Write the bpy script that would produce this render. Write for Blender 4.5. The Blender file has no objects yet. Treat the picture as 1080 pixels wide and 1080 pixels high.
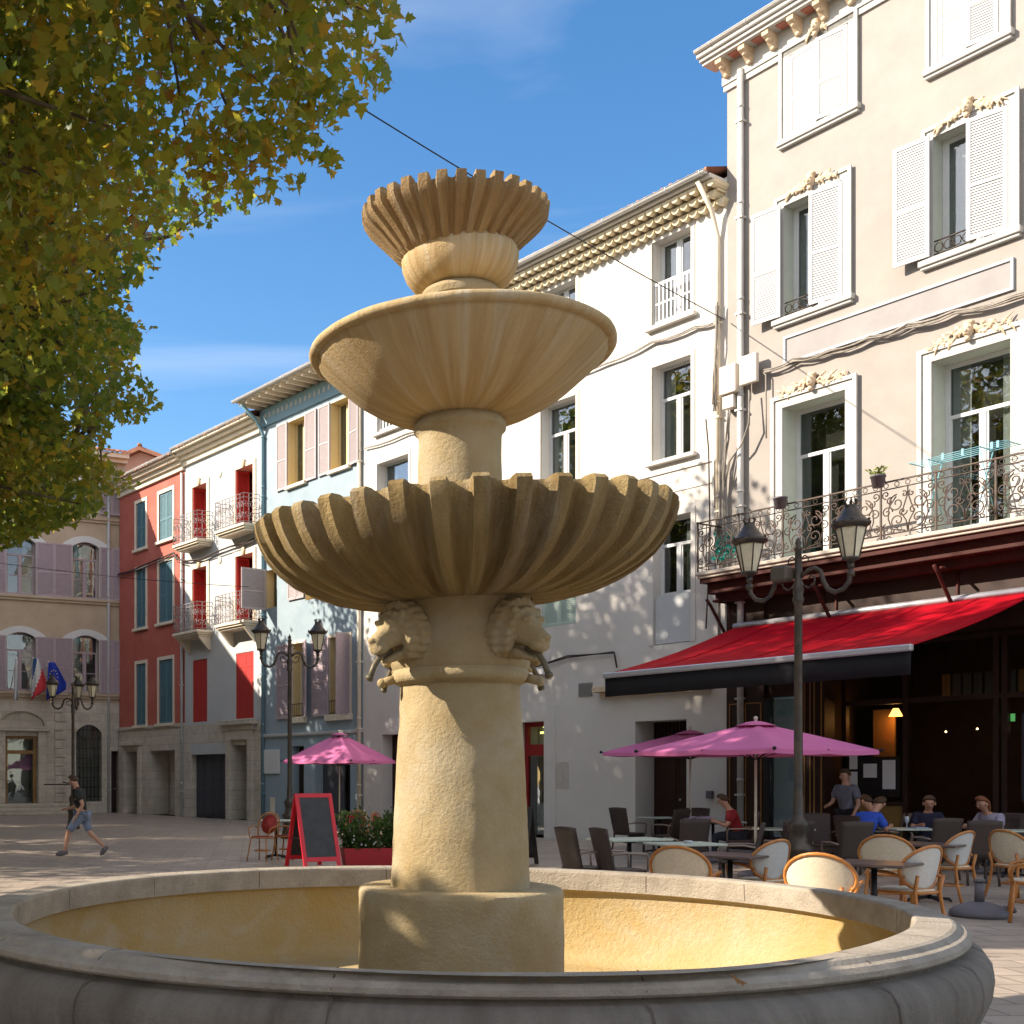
import bpy, bmesh, math, random
import numpy as np
from mathutils import Vector, Matrix
R = math.radians
random.seed(7); np.random.seed(7)
S = bpy.context.scene
COL = S.collection

# ------------------------------------------------------------------ camera
HC, FP, CX, HY = 1.62, 1250.0, 270.0, 818.0        # eye height, focal length in photo pixels, principal point
cd = bpy.data.cameras.new('camera'); cam = bpy.data.objects.new('camera', cd); COL.objects.link(cam)
cam.location = (0, 0, HC); cam.rotation_euler = (R(90), 0, 0)
cd.sensor_width = 36; cd.lens = 36*FP/1080; cd.shift_x = (540-CX)/1080; cd.shift_y = (HY-540)/1080
cd.clip_start = .05; cd.clip_end = 2000
S.camera = cam
# ------------------------------------------------------------------ sky, sun, exposure
SUN_AZ, SUN_EL = 179.0, 32.0                        # azimuth counted from +x
w = bpy.data.worlds.new('World'); S.world = w; w.use_nodes = True
nt = w.node_tree; nt.nodes.clear()
out = nt.nodes.new('ShaderNodeOutputWorld'); bg = nt.nodes.new('ShaderNodeBackground')
sky = nt.nodes.new('ShaderNodeTexSky'); sky.sky_type = 'NISHITA'; sky.sun_disc = False
sky.sun_elevation = R(SUN_EL); sky.sun_rotation = R(90-SUN_AZ) % (2*math.pi)
sky.air_density = 1.0; sky.dust_density = 0.8; sky.ozone_density = 3.0; sky.altitude = 100
tc = nt.nodes.new('ShaderNodeTexCoord'); mp = nt.nodes.new('ShaderNodeMapping')
mp.inputs['Scale'].default_value = (1.2, 1.6, 7); mp.inputs['Rotation'].default_value = (0.25, 0.35, .5)
nz = nt.nodes.new('ShaderNodeTexNoise'); nz.inputs['Scale'].default_value = 1.6; nz.inputs['Detail'].default_value = 9
nz.inputs['Distortion'].default_value = .6
cr = nt.nodes.new('ShaderNodeMapRange'); cr.inputs[1].default_value = .52; cr.inputs[2].default_value = .85
cr.inputs[3].default_value = 0; 
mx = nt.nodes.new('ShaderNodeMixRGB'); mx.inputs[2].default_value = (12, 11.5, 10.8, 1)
hs = nt.nodes.new('ShaderNodeHueSaturation'); hs.inputs['Saturation'].default_value = 1.28
L = nt.links.new
L(tc.outputs['Generated'], mp.inputs[0]); L(mp.outputs[0], nz.inputs[0])
# unseen cloud banks added behind the viewer to fill the shade with white, thin wisps over the houses
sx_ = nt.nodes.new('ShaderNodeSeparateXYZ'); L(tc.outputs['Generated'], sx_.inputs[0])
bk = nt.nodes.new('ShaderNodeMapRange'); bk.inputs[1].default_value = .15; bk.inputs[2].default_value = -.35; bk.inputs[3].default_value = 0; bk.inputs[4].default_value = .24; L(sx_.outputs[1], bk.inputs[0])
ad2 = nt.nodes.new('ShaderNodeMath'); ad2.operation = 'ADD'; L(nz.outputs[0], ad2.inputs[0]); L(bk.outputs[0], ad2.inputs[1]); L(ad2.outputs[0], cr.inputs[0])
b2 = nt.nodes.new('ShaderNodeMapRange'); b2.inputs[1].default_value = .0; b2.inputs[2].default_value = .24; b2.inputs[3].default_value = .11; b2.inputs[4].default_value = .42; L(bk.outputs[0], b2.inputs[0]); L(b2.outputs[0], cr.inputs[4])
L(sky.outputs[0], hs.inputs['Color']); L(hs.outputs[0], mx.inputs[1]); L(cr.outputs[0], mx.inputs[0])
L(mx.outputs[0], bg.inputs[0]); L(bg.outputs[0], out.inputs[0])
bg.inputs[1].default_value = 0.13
sd = bpy.data.lights.new('sun', 'SUN'); sun = bpy.data.objects.new('sun', sd); COL.objects.link(sun)
sd.energy = 5.0; sd.angle = R(.53); sd.color = (1, .93, .84)
sv = Vector((math.cos(R(SUN_AZ))*math.cos(R(SUN_EL)), math.sin(R(SUN_AZ))*math.cos(R(SUN_EL)), math.sin(R(SUN_EL))))
sun.rotation_euler = sv.to_track_quat('Z', 'Y').to_euler(); sun.location = (-20, -10, 30)
S.view_settings.view_transform = 'Standard'; S.view_settings.look = 'None'
S.view_settings.gamma = 1; S.view_settings.exposure = 1.02
try: S.view_settings.use_white_balance = True; S.view_settings.white_balance_temperature = 7200; S.view_settings.white_balance_tint = 12
except Exception: pass
S.render.engine = 'CYCLES'

# ------------------------------------------------------------------ mesh helpers
class MB:
    def __init__(s): s.v = []; s.f = []; s.m = []; s.sm = []; s.M = Matrix.Identity(4); s.mi = 0; s.smooth = False
    def add(s, vs, fs, smooth=None):
        b = len(s.v); M = s.M
        s.v += [tuple(M @ Vector(p)) for p in vs]
        s.f += [tuple(i+b for i in f) for f in fs]
        s.m += [s.mi]*len(fs); s.sm += [s.smooth if smooth is None else smooth]*len(fs)
        return s
    def box(s, x0, x1, y0, y1, z0, z1, bev=0):
        if bev:
            b = bev; x0, x1 = min(x0, x1), max(x0, x1); y0, y1 = min(y0, y1), max(y0, y1); z0, z1 = min(z0, z1), max(z0, z1)
            b = min(b, (x1-x0)/3, (y1-y0)/3, (z1-z0)/3)
            vs = []
            for cx, ix in ((x0, 1), (x1, -1)):
                for cy, iy in ((y0, 1), (y1, -1)):
                    for cz, iz in ((z0, 1), (z1, -1)):
                        vs += [(cx, cy+iy*b, cz+iz*b), (cx+ix*b, cy, cz+iz*b), (cx+ix*b, cy+iy*b, cz)]
            def i(a, c, d, k): return (a*4+c*2+d)*3+k
            fs = []
            for a in (0, 1): q = [i(a, 0, 0, 0), i(a, 1, 0, 0), i(a, 1, 1, 0), i(a, 0, 1, 0)]; fs.append(q if a else q[::-1])
            for a in (0, 1): q = [i(0, a, 0, 1), i(0, a, 1, 1), i(1, a, 1, 1), i(1, a, 0, 1)]; fs.append(q if a else q[::-1])
            for a in (0, 1): q = [i(0, 0, a, 2), i(1, 0, a, 2), i(1, 1, a, 2), i(0, 1, a, 2)]; fs.append(q if a else q[::-1])
            for a in (0, 1):
                for c in (0, 1):
                    fs.append([i(a, c, 0, 0), i(a, c, 1, 0), i(a, c, 1, 1), i(a, c, 0, 1)])
                    fs.append([i(a, 0, c, 0), i(a, 1, c, 0), i(a, 1, c, 2), i(a, 0, c, 2)])
                    fs.append([i(0, a, c, 1), i(1, a, c, 1), i(1, a, c, 2), i(0, a, c, 2)])
                    for d in (0, 1): fs.append([i(a, c, d, 0), i(a, c, d, 1), i(a, c, d, 2)])
            return s.add(vs, fs, False)
        vs = [(x, y, z) for x in (x0, x1) for y in (y0, y1) for z in (z0, z1)]
        return s.add(vs, [(0, 1, 3, 2), (4, 6, 7, 5), (0, 4, 5, 1), (2, 3, 7, 6), (0, 2, 6, 4), (1, 5, 7, 3)], False)
    def quad(s, a, b, c, d): return s.add([a, b, c, d], [(0, 1, 2, 3)], False)
    def tube(s, pts, r, n=8, cap=True, smooth=True):
        pts = [Vector(p) for p in pts]; k = len(pts)
        rs = r if isinstance(r, (list, tuple)) else [r]*k
        vs = []; up = None
        for i, p in enumerate(pts):
            t = (pts[min(i+1, k-1)]-pts[max(i-1, 0)])
            if t.length < 1e-9: t = Vector((0, 0, 1))
            t.normalize()
            if up is None:
                up = Vector((0, 0, 1)) if abs(t.z) < .9 else Vector((1, 0, 0))
            a = (up - t*up.dot(t)); 
            if a.length < 1e-6: a = t.orthogonal()
            a.normalize(); up = a; b = t.cross(a)
            for j in range(n):
                an = 2*math.pi*j/n; vs.append(p+(a*math.cos(an)+b*math.sin(an))*rs[i])
        fs = [(i*n+j, i*n+(j+1) % n, (i+1)*n+(j+1) % n, (i+1)*n+j) for i in range(k-1) for j in range(n)]
        if cap: fs += [tuple(range(n))[::-1], tuple((k-1)*n+j for j in range(n))]
        return s.add(vs, fs, smooth)
    def lathe(s, prof, n=32, c=(0, 0), fn=None, smooth=True, close=False):
        vs = []
        for i, (r, z) in enumerate(prof):
            for j in range(n):
                a = 2*math.pi*j/n
                rr, zz = fn(i, a, r, z) if fn else (r, z)
                vs.append((c[0]+rr*math.cos(a), c[1]+rr*math.sin(a), zz))
        k = len(prof)
        fs = [(i*n+j, i*n+(j+1) % n, (i+1)*n+(j+1) % n, (i+1)*n+j) for i in range(k-1) for j in range(n)]
        return s.add(vs, fs, smooth)
    def ball(s, c, r, nu=12, nv=8, smooth=True):
        rx, ry, rz = r if isinstance(r, (tuple, list)) else (r, r, r)
        vs = [(c[0], c[1], c[2]-rz)]
        for i in range(1, nv):
            t = math.pi*i/nv
            for j in range(nu):
                a = 2*math.pi*j/nu; vs.append((c[0]+rx*math.sin(t)*math.cos(a), c[1]+ry*math.sin(t)*math.sin(a), c[2]-rz*math.cos(t)))
        vs.append((c[0], c[1], c[2]+rz))
        fs = [(0, 1+(j+1) % nu, 1+j) for j in range(nu)]
        for i in range(nv-2):
            for j in range(nu): a = 1+i*nu; fs.append((a+j, a+(j+1) % nu, a+nu+(j+1) % nu, a+nu+j))
        e = len(vs)-1; a = 1+(nv-2)*nu
        fs += [(a+j, a+(j+1) % nu, e) for j in range(nu)]
        return s.add(vs, fs, smooth)
    def poly(s, pts, y0, y1, smooth=False):      # polygon in x,z extruded along y
        n = len(pts); vs = [(x, y0, z) for x, z in pts]+[(x, y1, z) for x, z in pts]
        fs = [tuple(range(n)), tuple(range(n, 2*n))[::-1]]+[(i, i+n, (i+1) % n+n, (i+1) % n) for i in range(n)]
        return s.add(vs, fs, smooth)
    def build(s, name, mat, parent=None, kind=None, loc=None, rot=None):
        me = bpy.data.meshes.new(name); me.from_pydata(s.v, [], s.f); me.update()
        mats = mat if isinstance(mat, (list, tuple)) else [mat]
        for m in mats: me.materials.append(m)
        me.polygons.foreach_set('material_index', [min(i, len(mats)-1) for i in s.m])
        me.polygons.foreach_set('use_smooth', s.sm)
        bm = bmesh.new(); bm.from_mesh(me); bmesh.ops.recalc_face_normals(bm, faces=bm.faces); bm.to_mesh(me); bm.free()
        o = bpy.data.objects.new(name, me); COL.objects.link(o)
        if parent: o.parent = parent
        if kind: o['kind'] = kind
        if loc: o.location = loc
        if rot is not None: o.rotation_euler = (0, 0, rot)
        return o
def tag(o, label=None, cat=None, group=None, kind=None):
    if label: o['label'] = label
    if cat: o['category'] = cat
    if group: o['group'] = group
    if kind: o['kind'] = kind
    return o
def thing(name, label, cat, loc=(0, 0, 0), rz=0, group=None):
    o = bpy.data.objects.new(name, None); COL.objects.link(o); o.empty_display_size = .2
    o.location = loc; o.rotation_euler = (0, 0, rz); return tag(o, label, cat, group)
def dup(o, label, loc, rz, group=None):
    r = o.copy(); COL.objects.link(r); r.location = loc; r.rotation_euler = (0, 0, rz); r['label'] = label
    if group: r['group'] = group
    for ch in list(o.children):
        c = ch.copy(); COL.objects.link(c); c.parent = r
        for g in list(ch.children):
            d = g.copy(); COL.objects.link(d); d.parent = c
    return r
def at(px, py, Y): return Vector(((px-CX)/FP*Y, Y, HC+(HY-py)/FP*Y))
def gnd(px, Y): return ((px-CX)/FP*Y, Y, 0)

# ------------------------------------------------------------------ materials
def mat(name, col, rough=.8, col2=None, scale=3, amt=.5, bump=0, bscale=30, metal=0, spec=.4, stretch=(1, 1, 1), col3=None, s3=.7, a3=.5, detail=6, dist=.002, radial=False, pit=0, drip=0):
    m = bpy.data.materials.new(name); m.use_nodes = True; nt = m.node_tree; b = nt.nodes['Principled BSDF']
    L = nt.links.new
    b.inputs['Base Color'].default_value = (*col, 1); b.inputs['Roughness'].default_value = rough
    b.inputs['Metallic'].default_value = metal; b.inputs['Specular IOR Level'].default_value = spec
    tc = nt.nodes.new('ShaderNodeTexCoord'); mp = nt.nodes.new('ShaderNodeMapping'); mp.inputs['Scale'].default_value = stretch
    if radial:      # runs and stains follow the stone outwards from the fountain's axis
        sp = nt.nodes.new('ShaderNodeSeparateXYZ'); L(tc.outputs['Object'], sp.inputs[0]); c0 = nt.nodes.new('ShaderNodeCombineXYZ'); L(sp.outputs[0], c0.inputs[0]); L(sp.outputs[1], c0.inputs[1])
        nv = nt.nodes.new('ShaderNodeVectorMath'); nv.operation = 'NORMALIZE'; L(c0.outputs[0], nv.inputs[0])
        sc_ = nt.nodes.new('ShaderNodeVectorMath'); sc_.operation = 'SCALE'; sc_.inputs['Scale'].default_value = 4; L(nv.outputs[0], sc_.inputs[0])
        ad_ = nt.nodes.new('ShaderNodeVectorMath'); ad_.operation = 'MULTIPLY_ADD'; ad_.inputs[1].default_value = (.35, .35, .5); L(tc.outputs['Object'], ad_.inputs[0]); L(sc_.outputs[0], ad_.inputs[2])
        L(ad_.outputs[0], mp.inputs[0])
    else: L(tc.outputs['Object'], mp.inputs[0])
    cur = None
    if col2:
        n = nt.nodes.new('ShaderNodeTexNoise'); n.inputs['Scale'].default_value = scale; n.inputs['Detail'].default_value = detail; n.inputs['Roughness'].default_value = .65
        r = nt.nodes.new('ShaderNodeMapRange'); r.inputs[1].default_value = .35; r.inputs[2].default_value = .7; r.inputs[4].default_value = amt*2 if amt < .5 else 1
        x = nt.nodes.new('ShaderNodeMixRGB'); x.inputs[1].default_value = (*col, 1); x.inputs[2].default_value = (*col2, 1)
        L(mp.outputs[0], n.inputs[0]); L(n.outputs[0], r.inputs[0]); L(r.outputs[0], x.inputs[0]); cur = x.outputs[0]
    if col3:
        n = nt.nodes.new('ShaderNodeTexNoise'); n.inputs['Scale'].default_value = s3; n.inputs['Detail'].default_value = 8; n.inputs['Roughness'].default_value = .7
        n.inputs['Distortion'].default_value = .4
        r = nt.nodes.new('ShaderNodeMapRange'); r.inputs[1].default_value = .5; r.inputs[2].default_value = .68; r.inputs[4].default_value = a3
        x = nt.nodes.new('ShaderNodeMixRGB'); x.inputs[2].default_value = (*col3, 1)
        if cur: L(cur, x.inputs[1])
        else: x.inputs[1].default_value = (*col, 1)
        L(mp.outputs[0], n.inputs[0]); L(n.outputs[0], r.inputs[0]); L(r.outputs[0], x.inputs[0]); cur = x.outputs[0]
    if drip:       # rain streaks and grime on the render
        md_ = nt.nodes.new('ShaderNodeMapping'); md_.inputs['Scale'].default_value = (3.2, 3.2, .22); L(tc.outputs['Object'], md_.inputs[0])
        n = nt.nodes.new('ShaderNodeTexNoise'); n.inputs['Scale'].default_value = 1.3; n.inputs['Detail'].default_value = 8; n.inputs['Roughness'].default_value = .7; L(md_.outputs[0], n.inputs[0])
        r = nt.nodes.new('ShaderNodeMapRange'); r.inputs[1].default_value = .48; r.inputs[2].default_value = .74; r.inputs[3].default_value = 1; r.inputs[4].default_value = 1-drip
        x = nt.nodes.new('ShaderNodeMixRGB'); x.blend_type = 'MULTIPLY'; x.inputs[0].default_value = 1; L(cur, x.inputs[1]); L(r.outputs[0], x.inputs[2]); cur = x.outputs[0]
    if pit:
        n = nt.nodes.new('ShaderNodeTexNoise'); n.inputs['Scale'].default_value = 70; n.inputs['Detail'].default_value = 3; L(tc.outputs['Object'], n.inputs[0])
        r = nt.nodes.new('ShaderNodeMapRange'); r.inputs[1].default_value = .60; r.inputs[2].default_value = .72; r.inputs[3].default_value = 1; r.inputs[4].default_value = 1-pit
        x = nt.nodes.new('ShaderNodeMixRGB'); x.blend_type = 'MULTIPLY'; x.inputs[0].default_value = 1; L(cur, x.inputs[1]); L(r.outputs[0], x.inputs[2]); cur = x.outputs[0]
    if cur: L(cur, b.inputs['Base Color'])
    if bump:
        n = nt.nodes.new('ShaderNodeTexNoise'); n.inputs['Scale'].default_value = bscale; n.inputs['Detail'].default_value = 7; n.inputs['Roughness'].default_value = .7
        u = nt.nodes.new('ShaderNodeBump'); u.inputs['Strength'].default_value = bump; u.inputs['Distance'].default_value = dist*5
        L(tc.outputs['Object'], n.inputs[0]); L(n.outputs[0], u.inputs['Height']); L(u.outputs[0], b.inputs['Normal'])
    return m
def brickmat(name, c1, c2, mortar, bw, bh, rough=.7, bump=.4, ms=.01, vert=True, col3=None, off=.5):
    m = mat(name, c1, rough, spec=.35); nt = m.node_tree; b = nt.nodes['Principled BSDF']; L = nt.links.new
    tc = nt.nodes['Texture Coordinate']; 
    cmb = nt.nodes.new('ShaderNodeCombineXYZ'); sep = nt.nodes.new('ShaderNodeSeparateXYZ'); L(tc.outputs['Object'], sep.inputs[0])
    L(sep.outputs[0], cmb.inputs[0]); L(sep.outputs[2 if vert else 1], cmb.inputs[1])
    br = nt.nodes.new('ShaderNodeTexBrick'); br.inputs['Scale'].default_value = 1; br.offset = off
    br.inputs['Brick Width'].default_value = bw; br.inputs['Row Height'].default_value = bh; br.inputs['Mortar Size'].default_value = ms
    br.inputs['Mortar Smooth'].default_value = .3
    br.inputs['Color1'].default_value = (*c1, 1); br.inputs['Color2'].default_value = (*c2, 1); br.inputs['Mortar'].default_value = (*mortar, 1)
    L(cmb.outputs[0], br.inputs[0])
    n = nt.nodes.new('ShaderNodeTexNoise'); n.inputs['Scale'].default_value = 2.2; n.inputs['Detail'].default_value = 9; n.inputs['Roughness'].default_value = .7
    L(tc.outputs['Object'], n.inputs[0])
    r = nt.nodes.new('ShaderNodeMapRange'); r.inputs[1].default_value = .3; r.inputs[2].default_value = .75; r.inputs[3].default_value = .72; r.inputs[4].default_value = 1.12
    L(n.outputs[0], r.inputs[0])
    x = nt.nodes.new('ShaderNodeMixRGB'); x.blend_type = 'MULTIPLY'; x.inputs[0].default_value = 1
    L(br.outputs[0], x.inputs[1]); L(r.outputs[0], x.inputs[2]); L(x.outputs[0], b.inputs['Base Color'])
    n2 = nt.nodes.new('ShaderNodeTexNoise'); n2.inputs['Scale'].default_value = 25; n2.inputs['Detail'].default_value = 6; L(tc.outputs['Object'], n2.inputs[0])
    ad = nt.nodes.new('ShaderNodeMath'); ad.operation = 'MULTIPLY_ADD'; ad.inputs[1].default_value = -1.2
    L(br.outputs['Fac'], ad.inputs[0]); L(n2.outputs[0], ad.inputs[2])
    u = nt.nodes.new('ShaderNodeBump'); u.inputs['Strength'].default_value = bump; u.inputs['Distance'].default_value = .012
    L(ad.outputs[0], u.inputs['Height']); L(u.outputs[0], b.inputs['Normal'])
    return m
def emis(name, col, st):
    m = bpy.data.materials.new(name); m.use_nodes = True; b = m.node_tree.nodes['Principled BSDF']
    b.inputs['Base Color'].default_value = (*col, 1); b.inputs['Emission Color'].default_value = (*col, 1); b.inputs['Emission Strength'].default_value = st
    return m
def paneglass(name):
    m = bpy.data.materials.new(name); m.use_nodes = True; nt = m.node_tree; nt.nodes.clear(); L = nt.links.new
    o_ = nt.nodes.new('ShaderNodeOutputMaterial'); g_ = nt.nodes.new('ShaderNodeBsdfGlossy'); g_.inputs['Roughness'].default_value = .015; g_.inputs['Color'].default_value = (.9, .95, 1, 1)
    t_ = nt.nodes.new('ShaderNodeBsdfTransparent'); t_.inputs[0].default_value = (.72, .76, .76, 1)
    f_ = nt.nodes.new('ShaderNodeLayerWeight'); f_.inputs[0].default_value = .25; a_ = nt.nodes.new('ShaderNodeMath'); a_.operation = 'MULTIPLY_ADD'; a_.inputs[1].default_value = .8; a_.inputs[2].default_value = .07; a_.use_clamp = True
    L(f_.outputs['Fresnel'], a_.inputs[0]); x = nt.nodes.new('ShaderNodeMixShader'); L(a_.outputs[0], x.inputs[0]); L(t_.outputs[0], x.inputs[1]); L(g_.outputs[0], x.inputs[2]); L(x.outputs[0], o_.inputs[0])
    n = nt.nodes.new('ShaderNodeTexNoise'); n.inputs['Scale'].default_value = 1.5; u = nt.nodes.new('ShaderNodeBump'); u.inputs['Strength'].default_value = .06; u.inputs['Distance'].default_value = .05
    tc = nt.nodes.new('ShaderNodeTexCoord'); L(tc.outputs['Object'], n.inputs[0]); L(n.outputs[0], u.inputs['Height']); L(u.outputs[0], g_.inputs['Normal'])
    return m
M = {}
M['stone'] = mat('fountain_stone', (.84, .68, .40), .88, (.64, .46, .21), 1.8, .5, .6, 38, col3=(.84, .75, .56), s3=1.3, a3=.7, dist=.005, pit=.35, drip=.28)
M['streak'] = mat('streaked_stone', (.76, .58, .32), .85, (.52, .35, .15), 1.8, .5, .5, 50, col3=(.80, .71, .53), s3=1.5, a3=.7, radial=True, dist=.004, pit=.35)
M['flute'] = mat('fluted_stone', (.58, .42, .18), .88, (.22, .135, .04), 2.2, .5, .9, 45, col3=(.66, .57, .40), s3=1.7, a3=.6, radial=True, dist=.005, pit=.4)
M['basin_in'] = mat('basin_inner_stone', (.76, .60, .34), .85, (.72, .48, .15), 1.1, .5, .8, 26, col3=(.80, .70, .52), s3=1.6, a3=.7, dist=.005, pit=.2, drip=.3)
M['basin_out'] = mat('basin_outer_stone', (.52, .46, .38), .8, (.25, .20, .15), 1.8, .5, .8, 32, col3=(.58, .51, .41), s3=1.3, a3=.6, radial=True, dist=.006, pit=.35, drip=.3)
M['rim'] = mat('rim_stone', (.62, .55, .45), .78, (.42, .36, .28), 4, .5, .7, 45, col3=(.27, .23, .18), s3=1.8, a3=.55, dist=.005, pit=.35)
M['white_wall'] = mat('white_stucco', (.77, .74, .68), .9, (.69, .65, .59), .7, .35, .16, 30, col3=(.55, .50, .44), s3=.5, a3=.2, drip=.2)
M['gray_wall'] = mat('grey_pink_stucco', (.43, .395, .36), .9, (.365, .33, .30), 1.4, .4, .2, 30, col3=(.49, .43, .37), s3=.6, a3=.45, drip=.2)
M['trim'] = mat('pale_trim', (.62, .61, .57), .75, (.52, .515, .48), 3, .4, .12, 40, drip=.2)
M['trimg'] = mat('green_grey_reveal', (.50, .54, .47), .8, (.44, .47, .41), 3, .4)
M['orn'] = mat('ornament_stone', (.66, .53, .38), .85, (.50, .37, .24), 6, .5, .4, 60)
M['red_wall'] = mat('red_stucco', (.56, .15, .11), .88, (.47, .11, .08), 1.2, .5, .12, 35, col3=(.62, .23, .17), s3=.5, a3=.4, drip=.15)
M['cream'] = mat('cream_trim', (.74, .66, .52), .8, (.62, .54, .42), 3, .4, .1, 40)
M['pale_wall'] = mat('pale_blue_grey_stucco', (.62, .645, .64), .88, (.53, .56, .57), .9, .4, .1, 35, drip=.2)
M['blue_wall'] = mat('blue_stucco', (.37, .47, .52), .88, (.30, .40, .46), 1.0, .5, .12, 35, col3=(.46, .54, .56), s3=.7, a3=.4, drip=.2)
M['beige_wall'] = mat('beige_stucco', (.66, .53, .39), .9, (.54, .42, .30), 1.2, .5, .12, 35, drip=.2)
M['lime'] = brickmat('limestone_blocks', (.62, .56, .47), (.53, .475, .39), (.38, .33, .28), .75, .36, .85, .35, .008)
M['blue_sh'] = mat('blue_shutter_paint', (.12, .26, .31), .6, (.09, .21, .26), 8, .4, drip=.2)
M['red_sh'] = mat('red_shutter_paint', (.46, .035, .03), .5, (.37, .025, .02), 8, .4)
M['mauve'] = mat('mauve_shutter_paint', (.50, .40, .43), .6, (.42, .33, .36), 8, .4, drip=.15)
M['pinkgrey'] = mat('pink_grey_shutter_paint', (.50, .43, .43), .6, (.42, .36, .37), 8, .4, drip=.15)
M['white_p'] = mat('white_paint', (.74, .75, .74), .45, (.64, .65, .65), 6, .3, drip=.12)
M['green_sh'] = mat('green_shutter_paint', (.42, .52, .44), .6, (.36, .46, .39), 8, .3)
M['yellow'] = mat('yellow_reveal', (.66, .52, .28), .8, (.58, .45, .23), 3, .3)
M['salmon'] = mat('salmon_reveal', (.62, .30, .22), .8)
M['glass'] = paneglass('window_glass')
M['glass2'] = paneglass('old_window_glass')
M['curtain'] = mat('net_curtain', (.55, .53, .48), .9, (.45, .43, .39), 8, .4)
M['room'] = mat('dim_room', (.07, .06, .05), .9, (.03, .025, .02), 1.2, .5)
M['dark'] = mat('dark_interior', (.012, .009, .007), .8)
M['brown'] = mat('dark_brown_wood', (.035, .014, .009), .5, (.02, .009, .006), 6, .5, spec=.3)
M['maroon'] = mat('maroon_fascia', (.07, .016, .012), .6, (.04, .012, .009), 3, .5, spec=.2)
M['gold'] = mat('ochre_beading', (.30, .15, .05), .5)
M['grey_door'] = mat('grey_door_paint', (.06, .065, .08), .6, (.04, .045, .055), 5, .4)
M['iron'] = mat('wrought_iron', (.03, .028, .026), .5, (.10, .045, .02), 8, .3, metal=.3)
M['iron2'] = mat('weathered_iron', (.055, .05, .046), .6, (.10, .055, .035), 7, .5, metal=.2)
M['iron3'] = mat('silvered_iron', (.30, .28, .29), .5, (.18, .14, .13), 8, .5, metal=.2)
M['lampiron'] = mat('lamp_post_paint', (.05, .046, .042), .42, (.11, .08, .055), 9, .5, metal=.3, bump=.2, bscale=30)
M['lampglass'] = mat('lamp_glass', (.74, .66, .46), .3, (.60, .53, .38), 9, .5, spec=.5)
M['tile'] = mat('terracotta_tile', (.42, .17, .10), .9, (.27, .12, .08), 5, .5, .3, 30, col3=(.50, .33, .20), s3=3, a3=.5)
M['zinc'] = mat('zinc_gutter', (.56, .56, .54), .5, (.46, .46, .44), 4, .4, metal=.2)
M['gen'] = mat('genoise_mortar', (.76, .66, .46), .9, (.62, .52, .35), 5, .5, .2, 30)
M['awn'] = mat('red_canvas', (.40, .003, .012), .8, (.32, .002, .010), 3, .4, .10, 8, dist=.003, spec=.1)
M['valance'] = mat('black_canvas', (.01, .01, .012), .8)
M['alu'] = mat('grey_metal_bar', (.55, .55, .57), .4, metal=.5)
M['pink'] = mat('pink_canvas', (.66, .19, .38), .9, (.58, .15, .33), 2, .3, .1, 10, spec=.1)
M['cable'] = mat('grey_cable', (.30, .27, .23), .7, (.18, .16, .14), 10, .5)
M['black'] = mat('black_metal', (.015, .015, .018), .45, metal=.3)
M['rattan'] = mat('orange_rattan', (.52, .21, .045), .38, (.36, .12, .025), 14, .5, spec=.5)
M['weave'] = mat('cream_weave', (.70, .62, .47), .75, (.58, .50, .36), 40, .5, .4, 120)
M['weave2'] = mat('pale_grey_weave', (.60, .60, .56), .75, (.50, .50, .47), 40, .5, .4, 120)
M['wicker'] = mat('brown_wicker', (.075, .052, .042), .6, (.04, .028, .024), 60, .5, .6, 160)
M['greentop'] = mat('pale_green_tabletop', (.46, .52, .43), .5, (.38, .44, .36), 5, .4)
M['darktop'] = mat('brown_tabletop', (.12, .085, .075), .32, (.09, .065, .055), 6, .4)
M['redpanel'] = mat('red_cane_panel', (.36, .03, .025), .6, (.26, .02, .02), 30, .5)
M['redframe'] = mat('red_board_frame', (.60, .015, .03), .4)
M['slate'] = mat('chalkboard', (.02, .022, .024), .5, (.04, .042, .044), 5, .5)
M['skin'] = mat('skin', (.50, .27, .18), .55, (.43, .22, .15), 8, .4)
M['bark'] = mat('plane_bark', (.16, .12, .08), .9, (.07, .05, .035), 3, .5, .6, 12, col3=(.30, .26, .18), s3=2.5, a3=.6, dist=.01)
M['paper'] = mat('white_paper', (.70, .70, .70), .8)
M['bronze'] = mat('bronze_spout', (.16, .11, .06), .55, (.10, .12, .09), 9, .4, metal=.3)
M['teal'] = mat('teal_plastic', (.02, .35, .30), .5)
M['pot'] = mat('grey_plastic_pot', (.13, .12, .135), .6)
M['sage'] = mat('pale_leaf', (.22, .27, .06), .6)
M['box'] = mat('cable_box_plastic', (.66, .60, .52), .6, (.58, .52, .45), 4, .3)
M['lampshade'] = emis('lit_lampshade', (1, .45, .1), 2.2)
M['bulb'] = emis('small_lights', (1, .75, .4), 3)
M['redbulb'] = emis('small_red_light', (1, .05, .03), 4)
M['green_ex'] = emis('green_sign_light', (.1, .5, .15), .25)
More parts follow.
